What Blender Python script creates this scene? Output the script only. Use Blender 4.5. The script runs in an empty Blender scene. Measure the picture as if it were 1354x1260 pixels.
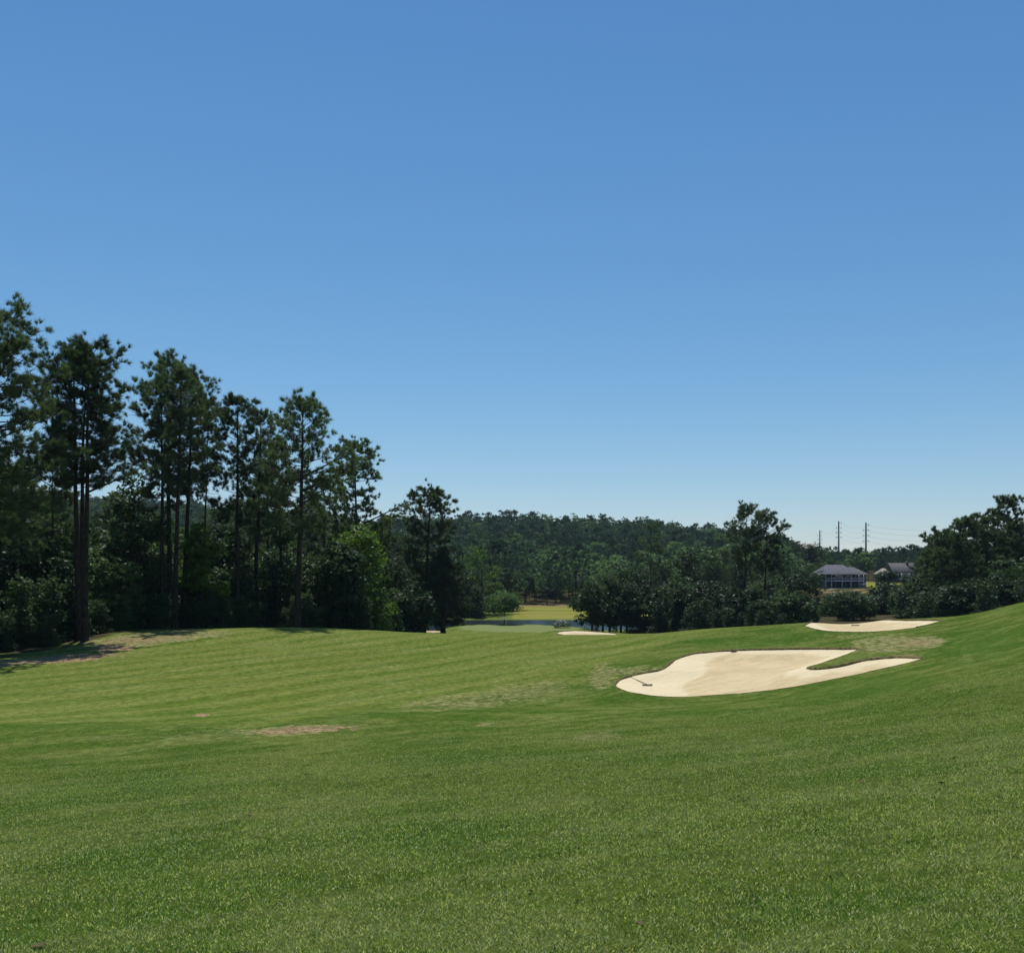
import bpy, math, random
import numpy as np

# ------------------------------------------------------------------ basics
F = 1300.0            # focal length of the photograph in its own pixels
CX, HY = 677.0, 750.0  # principal column and horizon row of the photograph
EYE = 1.65
scene = bpy.context.scene
COL = scene.collection
rng = np.random.default_rng(7)
random.seed(7)


def link(o, parent=None):
    COL.objects.link(o)
    if parent is not None:
        o.parent = parent
    return o


def tag(o, label=None, cat=None, group=None, kind=None):
    if label: o['label'] = label
    if cat: o['category'] = cat
    if group: o['group'] = group
    if kind: o['kind'] = kind
    return o


def empty(name, loc, rz=0.0):
    o = bpy.data.objects.new(name, None)
    o.location = loc
    o.rotation_euler = (0, 0, rz)
    o.empty_display_size = 0.3
    return link(o)


class MB:
    """collects faces of mixed size into one mesh"""
    def __init__(self):
        self.v, self.f, self.m, self.n = [], [], [], 0

    def add(self, verts, faces, mat=0):
        verts = np.asarray(verts, float).reshape(-1, 3)
        faces = np.asarray(faces, int)
        self.v.append(verts)
        self.f.append(faces + self.n)
        self.m.append(mat)
        self.n += len(verts)

    def mesh(self, name, mats, smooth=False, attr=None):
        v = np.concatenate(self.v)
        me = bpy.data.meshes.new(name)
        loops = np.concatenate([f.ravel() for f in self.f])
        sizes = np.concatenate([np.full(len(f), f.shape[1]) for f in self.f])
        mi = np.concatenate([np.full(len(f), m) for f, m in zip(self.f, self.m)])
        me.vertices.add(len(v))
        me.vertices.foreach_set('co', v.ravel().astype(np.float32))
        me.loops.add(len(loops))
        me.loops.foreach_set('vertex_index', loops.astype(np.int32))
        me.polygons.add(len(sizes))
        st = np.concatenate([[0], np.cumsum(sizes)[:-1]])
        me.polygons.foreach_set('loop_start', st.astype(np.int32))
        me.polygons.foreach_set('material_index', mi.astype(np.int32))
        for m in mats:
            me.materials.append(m)
        if attr is not None:
            a = me.attributes.new('tone', 'FLOAT', 'POINT')
            a.data.foreach_set('value', np.asarray(attr, np.float32))
        me.update(calc_edges=True)
        if smooth:
            me.polygons.foreach_set('use_smooth', np.ones(len(sizes), bool))
        return me

    def build(self, name, mats, parent=None, smooth=False, attr=None, loc=None):
        if not isinstance(mats, (list, tuple)):
            mats = [mats]
        o = bpy.data.objects.new(name, self.mesh(name, mats, smooth, attr))
        if loc is not None:
            o.location = loc
        return link(o, parent)

    # shapes
    def box(self, c, s, mat=0, rz=0.0):
        x, y, z = np.array(s) / 2.0
        p = np.array([[-x, -y, -z], [x, -y, -z], [x, y, -z], [-x, y, -z],
                      [-x, -y, z], [x, -y, z], [x, y, z], [-x, y, z]])
        if rz:
            ca, sa = math.cos(rz), math.sin(rz)
            p = np.stack([p[:, 0] * ca - p[:, 1] * sa, p[:, 0] * sa + p[:, 1] * ca, p[:, 2]], 1)
        self.add(p + np.array(c), [[0, 3, 2, 1], [4, 5, 6, 7], [0, 1, 5, 4], [1, 2, 6, 5], [2, 3, 7, 6], [3, 0, 4, 7]], mat)

    def tube(self, pts, rad, sides=6, mat=0):
        pts = np.asarray(pts, float)
        n = len(pts)
        rad = np.broadcast_to(np.asarray(rad, float), (n,))
        t = np.gradient(pts, axis=0)
        t /= np.linalg.norm(t, axis=1, keepdims=True) + 1e-9
        ref = np.where(np.abs(t[:, 2:3]) > 0.9, np.array([[1., 0, 0]]), np.array([[0, 0, 1.]]))
        u = np.cross(t, ref); u /= np.linalg.norm(u, axis=1, keepdims=True) + 1e-9
        w = np.cross(t, u)
        a = np.arange(sides) * 2 * math.pi / sides
        ring = (u[:, None, :] * np.cos(a)[None, :, None] + w[:, None, :] * np.sin(a)[None, :, None]) * rad[:, None, None]
        v = (pts[:, None, :] + ring).reshape(-1, 3)
        i = np.arange(n - 1)[:, None] * sides
        j = np.arange(sides)[None, :]
        k = (j + 1) % sides
        f = np.stack([i + j, i + k, i + sides + k, i + sides + j], -1).reshape(-1, 4)
        self.add(v, f, mat)
        if rad[-1] > 0.02:
            self.add(v[-sides:], [list(range(sides))], mat)


# ------------------------------------------------------------------ noise
def vnoise(x, y, seed=0):
    x = np.asarray(x, float); y = np.asarray(y, float)
    xi = np.floor(x).astype(np.int64); yi = np.floor(y).astype(np.int64)
    fx = x - xi; fy = y - yi
    fx = fx * fx * (3 - 2 * fx); fy = fy * fy * (3 - 2 * fy)

    def h(a, b):
        n = (a * 374761393 + b * 668265263 + seed * 1274126177) & 0x7fffffff
        n = ((n ^ (n >> 13)) * 1274126177) & 0x7fffffff
        return ((n ^ (n >> 16)) & 0xffff) / 65535.0
    a = h(xi, yi); b = h(xi + 1, yi); c = h(xi, yi + 1); d = h(xi + 1, yi + 1)
    return (a * (1 - fx) + b * fx) * (1 - fy) + (c * (1 - fx) + d * fx) * fy


def fbm(x, y, seed=0, o=3):
    s, a, t = 0.0, 1.0, 0.0
    for k in range(o):
        s = s + a * vnoise(x * 2 ** k, y * 2 ** k, seed + k); t += a; a *= 0.5
    return s / t


def sstep(a, b, x):
    t = np.clip((np.asarray(x, float) - a) / (b - a), 0, 1)
    return t * t * (3 - 2 * t)


# ------------------------------------------------------------------ terrain heights
def pchip(xk, yk, x):
    xk = np.asarray(xk, float); yk = np.asarray(yk, float)
    h = np.diff(xk)
    sh = (slice(None),) + (None,) * (yk.ndim - 1)
    d = np.diff(yk, axis=0) / h[sh]
    m = np.zeros_like(yk)
    m[0], m[-1] = d[0], d[-1]
    w1 = (2 * h[1:] + h[:-1])[sh]; w2 = (h[1:] + 2 * h[:-1])[sh]
    with np.errstate(divide='ignore', invalid='ignore'):
        hm = (w1 + w2) / (w1 / d[:-1] + w2 / d[1:])
    m[1:-1] = np.where(d[:-1] * d[1:] > 0, hm, 0.25 * (d[:-1] + d[1:]))
    x = np.clip(x, xk[0], xk[-1])
    i = np.clip(np.searchsorted(xk, x) - 1, 0, len(xk) - 2)
    t = ((x - xk[i]) / h[i])[sh]
    hh = h[i][sh]
    return ((1 + 2 * t) * (1 - t) ** 2 * yk[i] + t * (1 - t) ** 2 * hh * m[i]
            + t * t * (3 - 2 * t) * yk[i + 1] + t * t * (t - 1) * hh * m[i + 1])


PXC = [-400, 0, 200, 400, 600, 800, 950, 1100, 1250, 1400, 1800]
ROWS = [
    (20, -2.9, -2.8, -2.7, -2.5, -2.3, -2.1, -1.95, -1.7, -1.4, -1.0, 0),
    (35, -4.4, -4.3, -4.2, -4.0, -3.8, -3.6, -3.4, -3.0, -2.2, -1.4, .2),
    (50, -5.3, -5.3, -5.3, -5.2, -5.1, -4.95, -4.8, -4.0, -2.9, -1.6, .5),
    (65, -5.6, -5.6, -5.5, -5.5, -5.6, -5.3, -4.0, -3.6, -3.0, -1.5, .8),
    (80, -5.2, -5.3, -5.0, -5.0, -5.35, -5.3, -4.6, -4.3, -3.4, -1.1, 1),
    (95, -5.0, -5.2, -4.4, -4.3, -4.9, -5.0, -4.4, -3.6, -3.2, -1.2, .8),
    (115, -6.0, -5.7, -6.0, -5.7, -6.35, -6.4, -5.8, -5.5, -5, -3.5, -2),
    (145, -7, -7, -8, -8.2, -8.3, -8.4, -8.3, -8, -7.5, -6, -4),
    (180, -8, -9, -10.5, -11, -10.5, -10.6, -10.3, -9, -8.5, -7.5, -6),
    (200, -8, -9, -11, -12, -11.5, -11.8, -11.3, -9.5, -9, -8, -7),
    (228, -9, -9.5, -11.5, -12.9, -12.9, -12.9, -11.5, -9.5, -9, -8, -7),
    (246, -9, -9.5, -11.5, -13.8, -14.2, -14.0, -11.8, -9.3, -8.7, -8, -7),
    (262, -9, -9.5, -11.4, -13.3, -13.4, -13.3, -11.4, -9.2, -8.5, -8, -7),
    (276, -9, -9.5, -11.2, -12.4, -12.5, -12.5, -11.0, -9.0, -8.2, -7.5, -6.5),
    (320, -9, -9.5, -11, -12.1, -12.3, -12.3, -10.5, -8.5, -7.5, -6, -5),
    (345, -9, -9, -10.5, -12.0, -12.2, -12.2, -9.5, -7, -6.5, -5, -4),
    (365, -8, -8.5, -10, -11.8, -12.0, -12.0, -8.5, -6, -5.5, -4.5, -4),
    (400, -7, -7, -9, -11.4, -11.8, -11.5, -7.5, -5, -4.2, -3.5, -3),
    (500, 5, 4, 2, -1, -2, -2.5, -2, -4, -2, -1, 0),
    (650, 24, 22, 20, 16, 13, 12, 8, 0, 1, 0, 1),
    (800, 46, 44, 42, 36, 29, 26, 19.5, 2, 2, 0, 2),
    (1000, 50, 48, 46, 40, 32, 28, 20, 2, 4, 2, 2),
    (1700, 10, 8, 6, 0, -4, -6, -8, -10, -10, -10, -10)]
_R = np.array([r[1:] for r in ROWS])
_ty = np.log([r[0] for r in ROWS])
_pg = np.linspace(-400, 1800, 441)
_tg = np.linspace(_ty[0], _ty[-1], 500)
_tab = pchip(_ty, pchip(PXC, _R.T, _pg).T, _tg)      # [t, px]


def _blend_k(X, Y, x0, y0, a, b, soft):
    d = np.sqrt(((X - x0) / a) ** 2 + ((Y - y0) / b) ** 2)
    return 1 - sstep(1.0, 1.0 + soft, d)


def terrain(X, Y):
    X = np.asarray(X, float); Y = np.asarray(Y, float)
    Yc = np.clip(Y, 20.0, 1690)
    px = np.clip(CX + F * X / Yc, -399, 1799)
    t = np.log(Yc)
    a = (px - _pg[0]) / (_pg[1] - _pg[0]); b = (t - _tg[0]) / (_tg[1] - _tg[0])
    i = np.clip(a.astype(int), 0, len(_pg) - 2); j = np.clip(b.astype(int), 0, len(_tg) - 2)
    a = a - i; b = b - j
    far = ((_tab[j, i] * (1 - a) + _tab[j, i + 1] * a) * (1 - b) + (_tab[j + 1, i] * (1 - a) + _tab[j + 1, i + 1] * a) * b)
    near = -0.11 * Y + 0.055 * X + 0.004 * np.clip(X, 0, 30) ** 2
    k = sstep(18, 36, Y)
    z = near * (1 - k) + far * k
    und = (fbm(X / 13 + 5, Y / 13, 3) - .5) * 0.35 * sstep(6, 30, Y) * (1 - sstep(110, 150, Y))
    z = z + und + (fbm(X / 3.1, Y / 3.1, 9, 2) - .5) * 0.05 * (1 - sstep(60, 100, Y))
    # dry mound between the bunkers
    z = z + 0.55 * np.exp(-(((X - 26.5) / 5.5) ** 2 + ((Y - 68.5) / 4.5) ** 2))
    # putting green, and the banks that carry the two far bunkers
    k = _blend_k(X, Y, 1.5, 203, 13.5, 14, 0.35)
    z = z * (1 - k) + (-10.9 + 0.012 * (X - 1.5) * -1) * k
    k = _blend_k(X, Y, 13.2, 176, 6.0, 3.4, 0.8)
    z = z * (1 - k) + (-10.15 - 0.035 * (X - 13.2) + 0.10 * (Y - 176)) * k
    k = _blend_k(X, Y, -13.9, 172, 2.6, 2.0, 0.8)
    z = z * (1 - k) + (-9.55 + 0.06 * (Y - 172)) * k
    return z


def gz(px, Y):
    X = (px - CX) / F * Y
    return float(terrain(X, Y))


def hit(px, py, y0=4.0, y1=260.0):
    """ground point seen at a place of the photograph"""
    Y = np.exp(np.linspace(math.log(y0), math.log(y1), 3000))
    X = (px - CX) / F * Y
    zr = EYE - (py - HY) / F * Y
    below = np.nonzero(zr <= terrain(X, Y))[0]
    k = below[0] if len(below) else len(Y) - 1
    return np.array([X[k], Y[k], float(terrain(X[k], Y[k]))])


def sdpoly(x, y, poly):
    """signed distance, inside positive"""
    x = np.asarray(x, float); y = np.asarray(y, float)
    P = np.asarray(poly); Q = np.roll(P, -1, 0)
    d = np.full(x.shape, 1e9); ins = np.zeros(x.shape, bool)
    for (ax, ay), (bx, by) in zip(P[:, :2], Q[:, :2]):
        ex, ey = bx - ax, by - ay
        t = np.clip(((x - ax) * ex + (y - ay) * ey) / (ex * ex + ey * ey + 1e-12), 0, 1)
        d = np.minimum(d, np.hypot(x - ax - t * ex, y - ay - t * ey))
        c = (ay > y) != (by > y)
        with np.errstate(divide='ignore', invalid='ignore'):
            ins ^= c & (x < (bx - ax) * (y - ay) / (by - ay if by != ay else 1e-12) + ax)
    return np.where(ins, d, -d)


def smooth_poly(P, step):
    P = np.asarray(P, float)
    n = len(P); out = []
    for i in range(n):
        p0, p1, p2, p3 = P[i - 1], P[i], P[(i + 1) % n], P[(i + 2) % n]
        m = max(2, int(np.linalg.norm(p2 - p1) / step))
        for t in np.arange(m) / m:
            out.append(0.5 * ((2 * p1) + (-p0 + p2) * t + (2 * p0 - 5 * p1 + 4 * p2 - p3) * t * t + (-p0 + 3 * p1 - 3 * p2 + p3) * t ** 3))
    return np.array(out)


# ------------------------------------------------------------------ materials
def newmat(name):
    m = bpy.data.materials.new(name)
    m.use_nodes = True
    nt = m.node_tree
    nt.nodes.clear()
    return m, nt


class N:
    def __init__(self, nt): self.nt = nt
    def __call__(self, kind, ins=None, **props):
        n = self.nt.nodes.new(kind)
        for k, v in props.items(): setattr(n, k, v)
        for k, v in (ins or {}).items():
            if isinstance(v, bpy.types.NodeSocket): self.nt.links.new(v, n.inputs[k])
            else: n.inputs[k].default_value = v
        return n
    def noise(self, vec, scale, detail=3, rough=.55):
        return self('ShaderNodeTexNoise', {'Vector': vec, 'Scale': scale, 'Detail': detail, 'Roughness': rough}).outputs['Fac']
    def mix(self, f, a, b, blend='MIX'):
        n = self('ShaderNodeMix', data_type='RGBA', blend_type=blend)
        for s, v in ((0, f), (6, a), (7, b)):
            if isinstance(v, bpy.types.NodeSocket): self.nt.links.new(v, n.inputs[s])
            else: n.inputs[s].default_value = v if s == 0 else (tuple(v) + (1,) if len(v) == 3 else v)
        return n.outputs[2]
    def math(self, op, a, b=0.0, c=None, clamp=False):
        n = self('ShaderNodeMath', operation=op, use_clamp=clamp)
        for s, v in ((0, a), (1, b), (2, c)):
            if v is None: continue
            if isinstance(v, bpy.types.NodeSocket): self.nt.links.new(v, n.inputs[s])
            else: n.inputs[s].default_value = v
        return n.outputs[0]
    def ramp(self, f, a, b, lo=0.0, hi=1.0):
        n = self('ShaderNodeMapRange', {'Value': f, 'From Min': a, 'From Max': b, 'To Min': lo, 'To Max': hi}, interpolation_type='SMOOTHSTEP')
        return n.outputs[0]
    def out(self, surf=None, vol=None):
        o = self('ShaderNodeOutputMaterial')
        if surf is not None: self.nt.links.new(surf, o.inputs['Surface'])
        if vol is not None: self.nt.links.new(vol, o.inputs['Volume'])


def simple(name, col, rough=.7, var=.18, scale=4.0, spec=.3, metal=0.0, bump=0.0):
    m, nt = newmat(name); n = N(nt)
    co = n('ShaderNodeTexCoord').outputs['Object']
    f = n.noise(co, scale, 4)
    a = tuple(c * (1 - var) for c in col); b = tuple(min(1, c * (1 + var)) for c in col)
    c = n.mix(n.ramp(f, .3, .7), a, b)
    ins = {'Base Color': c, 'Roughness': rough, 'Specular IOR Level': spec, 'Metallic': metal}
    if bump:
        ins['Normal'] = n('ShaderNodeBump', {'Height': n.noise(co, scale * 6, 4), 'Strength': bump, 'Distance': .02}).outputs[0]
    n.out(n('ShaderNodeBsdfPrincipled', ins).outputs[0])
    return m


def leaf_mat(name, dark, light, trans=.35, tcol=None, rough=.5, spec=.15, objvar=.6, clump=.35):
    m, nt = newmat(name); n = N(nt)
    geo = n('ShaderNodeNewGeometry')
    oi = n('ShaderNodeObjectInfo')
    tone = n('ShaderNodeAttribute', attribute_name='tone').outputs['Fac']
    cl = n.noise(geo.outputs['Position'], clump, 2)
    f = n.math('ADD', n.math('MULTIPLY', geo.outputs['Random Per Island'], .45), n.math('MULTIPLY', cl, .55))
    f = n.math('ADD', f, n.math('MULTIPLY', n.math('SUBTRACT', oi.outputs['Random'], .5), objvar))
    f = n.math('ADD', f, tone, clamp=True)
    c = n.mix(f, dark, light)
    tc = n.mix(1.0, c, tcol or (1.15, 1.3, .75), 'MULTIPLY')
    p = n('ShaderNodeBsdfPrincipled', {'Base Color': c, 'Roughness': rough, 'Specular IOR Level': spec})
    t = n('ShaderNodeBsdfTranslucent', {'Color': tc})
    mx = n('ShaderNodeMixShader', {0: trans, 1: p.outputs[0], 2: t.outputs[0]})
    n.out(mx.outputs[0])
    return m


def bark_mat(name, a, b):
    m, nt = newmat(name); n = N(nt)
    co = n('ShaderNodeTexCoord').outputs['Object']
    mp = n('ShaderNodeMapping', {'Vector': co, 'Scale': (9, 9, 2.2)}).outputs[0]
    f = n.ramp(n.noise(mp, 1.0, 5, .65), .35, .65)
    c = n.mix(f, a, b)
    bp = n('ShaderNodeBump', {'Height': f, 'Strength': .7, 'Distance': .05}).outputs[0]
    n.out(n('ShaderNodeBsdfPrincipled', {'Base Color': c, 'Roughness': .9, 'Specular IOR Level': .15, 'Normal': bp}).outputs[0])
    return m


M = {}
M['needle'] = leaf_mat('pine_needles', (.028, .048, .028), (.130, .178, .085), .40)
M['needle_young'] = leaf_mat('young_pine_needles', (.022, .036, .022), (.060, .088, .045), .3)
M['leaf'] = leaf_mat('oak_leaves', (.026, .052, .024), (.080, .130, .050), .35)
M['leaf_mid'] = leaf_mat('garden_tree_leaves', (.036, .075, .026), (.100, .165, .055), .38)
M['leaf_round'] = leaf_mat('round_tree_leaves', (.042, .090, .030), (.125, .205, .062), .40)
M['leaf_dark'] = leaf_mat('understory_leaves', (.020, .038, .020), (.060, .098, .042), .32)
M['leaf_bright'] = leaf_mat('bright_leaves', (.050, .100, .016), (.120, .195, .032), .4)
M['leaf_red'] = leaf_mat('bronze_leaves', (.035, .030, .014), (.085, .075, .035), .3)
M['hill_leaf'] = leaf_mat('hillside_leaves', (.034, .068, .038), (.160, .250, .100), .38, objvar=1.0, clump=.05, spec=.05)
M['hill_needle'] = leaf_mat('hillside_needles', (.028, .054, .044), (.068, .112, .078), .30, objvar=.4, clump=.05, spec=.05)
M['flower'] = leaf_mat('white_blossom', (.45, .47, .42), (.75, .75, .72), .2, (1, 1, 1))
M['bark'] = bark_mat('pine_bark', (.022, .016, .012), (.070, .048, .034))
M['bark_grey'] = bark_mat('grey_bark', (.035, .03, .025), (.12, .105, .088))

# ------------------------------------------------------------------ bunker outlines
B1 = [(813, 905), (817, 899), (828, 894), (845, 890), (862, 887), (876, 883.5), (885, 877), (893, 871), (905, 866.5),
      (920, 863), (945, 860.5), (1000, 858), (1060, 857), (1105, 857), (1136, 857), (1126, 862), (1108, 869), (1088, 876), (1070, 881),
      (1069, 882.5), (1080, 883.5), (1100, 881), (1120, 877), (1140, 872.5), (1160, 869.5), (1182, 868), (1206, 868.5), (1222, 869.5),
      (1192, 878), (1150, 887.5), (1100, 898), (1060, 906), (1000, 914.5), (960, 918), (920, 920.5), (890, 921), (858, 919), (832, 914.5), (819, 910)]
B2 = [(1063, 826.5), (1070, 823), (1088, 821), (1106, 820), (1114, 818.3), (1140, 818.5), (1180, 818.8), (1215, 819.3),
      (1246, 819.5), (1237, 822.5), (1226, 825.5), (1212, 829), (1190, 832), (1160, 834.5), (1120, 835), (1095, 834), (1075, 830.5)]
POLY1 = smooth_poly([hit(*p)[:2] for p in B1], .35)
POLY2 = smooth_poly([hit(*p, 60, 110)[:2] for p in B2], .4)


def ell(x0, y0, a, b, n=40, seed=0, amp=.18):
    t = np.arange(n) * 2 * math.pi / n
    r = 1 + amp * (np.sin(2 * t + seed) * .6 + np.sin(3 * t + 2 * seed) * .4)
    return np.stack([x0 + a * r * np.cos(t), y0 + b * r * np.sin(t)], 1)


POLY3 = ell(13.2, 176, 5.0, 2.9, seed=1)
POLY4 = ell(-13.9, 172, 1.9, 1.5, seed=2)
BUNKERS = [POLY1, POLY2, POLY3, POLY4]
print('bunker1 Y', POLY1[:, 1].min(), POLY1[:, 1].max(), 'bunker2 Y', POLY2[:, 1].min(), POLY2[:, 1].max())


def near_bb(X, Y, P, m):
    return (X > P[:, 0].min() - m) & (X < P[:, 0].max() + m) & (Y > P[:, 1].min() - m) & (Y < P[:, 1].max() + m)


def ground_z(X, Y):
    z = terrain(X, Y)
    for P in BUNKERS:
        k = near_bb(X, Y, P, 1.0)
        if k.any():
            d = sdpoly(X[k], Y[k], P)
            z[k] -= sstep(0.0, .55, d) * 1.1
    return z


# ------------------------------------------------------------------ ground
def seg_d(px, py, line):
    d = np.full(px.shape, 1e9)
    for (ax, ay), (bx, by) in zip(line[:-1], line[1:]):
        ex, ey = bx - ax, by - ay
        t = np.clip(((px - ax) * ex + (py - ay) * ey) / (ex * ex + ey * ey), 0, 1)
        d = np.minimum(d, np.hypot(px - ax - t * ex, py - ay - t * ey))
    return d


FAIR_EDGE = [(-3000, 985), (-60, 962), (0, 957), (120, 954), (240, 957), (330, 962), (420, 947), (500, 938), (570, 929), (640, 919), (720, 905),
             (790, 884), (850, 862), (900, 846), (960, 832), (1010, 824), (1060, 817), (1110, 812), (1200, 800), (4000, 700)]


def masks(X, Y, Z):
    Yc = np.maximum(Y, 1.0)
    px = CX + F * X / Yc
    py = HY + F * (EYE - Z) / Yc
    w = np.clip(Yc, 3, 200) / F                               # metres per pixel
    jx = (fbm(X / 1.3, Y / 1.3, 21) - .5); jy = (fbm(X / 1.3, Y / 1.3, 22) - .5)
    near = Y < 125
    out = {k: np.zeros(X.shape) for k in ('fair', 'dry', 'dirt', 'green', 'woods', 'track', 'lush', 'field')}
    ye = np.interp(px, [p[0] for p in FAIR_EDGE], [p[1] for p in FAIR_EDGE])
    out['fair'] = sstep(-5, 5, ye - py + jy * 10) * (Y > 8)
    out['fair'] = np.where(Y > 130, 1.0, out['fair'])

    def patch(key, x, y, a, b, s, tilt=0.0, rag=.9, fine=0.6):
        dx = px - x; dy = py - y - tilt * dx
        k = near & (np.abs(dx) < a * 2.2) & (np.abs(dy) < b * 3)
        if not k.any(): return
        n1 = fbm(X[k] / 1.1, Y[k] / 1.1, int(x) % 97, 3) - .5
        n2 = fbm(X[k] / .35, Y[k] / .35, int(x) % 89, 2) - .5
        d = np.sqrt((dx[k] / a) ** 2 + (dy[k] / b) ** 2) + n1 * rag + n2 * fine
        out[key][k] = np.maximum(out[key][k], s * (1 - sstep(.55, 1.1, d)))
    # bare dry scar and the dug hole in the left middle ground
    patch('dry', 392, 965, 86, 7, 1.0, -.05, .5, .9)
    patch('dirt', 396, 964.5, 78, 5.5, .95, -.05, .7, 1.2)
    patch('dirt', 268, 945.5, 11, 2.2, 1.0, 0, .4, .4)
    patch('dry', 262, 946, 9, 1.6, 1.0, 0, .4, .4)
    patch('lush', 265, 948, 70, 14, .9, 0)
    patch('lush', 420, 955, 130, 10, .8, -.16)
    patch('lush', 30, 962, 170, 8, .7, 0)
    # worn ground
    for x, y, a, b, s in ((615, 927, 110, 13, .45), (700, 912, 70, 15, .42), (640, 958, 24, 3, .5), (785, 974, 46, 8, .55), (1185, 852, 66, 14, .66), (1225, 850, 34, 7, .85),
                          (150, 852, 52, 9, .8), (215, 843, 95, 11, .75), (60, 872, 80, 6, .95), (152, 858, 24, 4, 1), (795, 894, 22, 22, .5),
                          (840, 886, 60, 7, .5), (560, 978, 60, 9, .3), (870, 935, 60, 6, .25), (260, 972, 90, 10, .3), (715, 1185, 16, 5, .55),
                          (1120, 842, 60, 6, .35), (1270, 870, 60, 6, .25), (480, 905, 120, 12, .2), (330, 880, 200, 14, .18), (1330, 1090, 50, 10, .4),
                          (900, 1075, 60, 6, .25), (620, 1010, 50, 6, .25), (1000, 1040, 140, 14, .2), (200, 1080, 150, 18, .2)):
        patch('dry', x, y, a, b, s, -.06)
    for x, y, a, b, q in ((1218, 850, 30, 4, .45), (150, 857, 30, 4, .9), (65, 873, 85, 4.5, .8), (120, 866, 50, 4, .7), (185, 846, 70, 6, .45), (640, 958, 14, 2, .5), (785, 974, 24, 4, .35), (1180, 868, 40, 2.5, .4)):
        patch('dirt', x, y, a, b, q, -.06, .9, 1.3)
    for x, y, a, b, s in ((1000, 845, 120, 12, .6), (1290, 855, 90, 26, .8), (1150, 905, 120, 12, .6), (900, 1010, 200, 24, .5), (1230, 930, 160, 28, .6),
                          (880, 885, 60, 14, .3), (560, 1085, 120, 26, .4), (700, 1010, 150, 26, .4), (1000, 940, 140, 10, .5)):
        patch('lush', x, y, a, b, s, -.05)
    # wheel tracks across the fairway
    for ln in ([(452, 833), (455, 850), (463, 872), (482, 890), (520, 905), (560, 918)], [(468, 833), (474, 850), (488, 868), (515, 882), (560, 900)],
               [(0, 930), (120, 905), (260, 882), (400, 862)], [(190, 985), (260, 968), (340, 952), (450, 930), (600, 905)],
               [(120, 1002), (230, 985), (330, 958), (470, 925)], [(640, 905), (730, 880), (830, 858), (940, 838)]):
        d = seg_d(px, py, ln)
        out['track'] = np.maximum(out['track'], (1 - sstep(.4, 1.8, d)) * near * .9 * (.5 + .5 * fbm(X / 2, Y / 2, 41)))
    # putting green and its collar
    g = np.sqrt(((X - 1.5) / 12.5) ** 2 + ((Y - 203) / 13) ** 2)
    out['green'] = 1 - sstep(.97, 1.03, g)
    # woods floor
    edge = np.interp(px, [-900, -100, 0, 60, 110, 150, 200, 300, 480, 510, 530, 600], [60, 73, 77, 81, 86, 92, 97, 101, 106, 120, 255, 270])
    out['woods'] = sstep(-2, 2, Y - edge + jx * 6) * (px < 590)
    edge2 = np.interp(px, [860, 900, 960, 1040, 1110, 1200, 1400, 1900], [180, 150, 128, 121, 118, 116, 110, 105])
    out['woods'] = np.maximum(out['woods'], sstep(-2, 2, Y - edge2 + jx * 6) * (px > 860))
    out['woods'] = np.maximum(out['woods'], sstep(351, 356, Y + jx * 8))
    # open yellow-green field beyond the lake, house lawn
    out['field'] = ((Y > 262) & (Y < 352) & (px > 676) & (px < 870)).astype(float)
    lawn = _blend_k(X, Y, (1156 - CX) / F * 385, 385, 9, 26, .5)
    out['field'] = np.maximum(out['field'], lawn); out['woods'] = out['woods'] * (1 - lawn)
    # pale bare ground behind the oaks, clay bank below the house
    bare = _blend_k(X, Y, (885 - CX) / F * 262, 262, 12, 16, .5) * (.4 + .6 * sstep(.35, .6, fbm(X / 5, Y / 5, 51)))
    bare = np.maximum(bare, _blend_k(X, Y, (1128 - CX) / F * 352, 350, 15, 10, .5) * sstep(.42, .6, fbm(X / 4, Y / 4, 52)))
    bare = np.maximum(bare, .7 * ((Y > 350) & (Y < 362) & (px > 676) & (px < 860)))
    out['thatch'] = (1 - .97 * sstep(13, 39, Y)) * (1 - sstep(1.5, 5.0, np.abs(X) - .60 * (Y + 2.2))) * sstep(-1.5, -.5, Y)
    out['dirt'] = np.maximum(out['dirt'], bare); out['woods'] = out['woods'] * (1 - bare)
    return out


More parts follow.
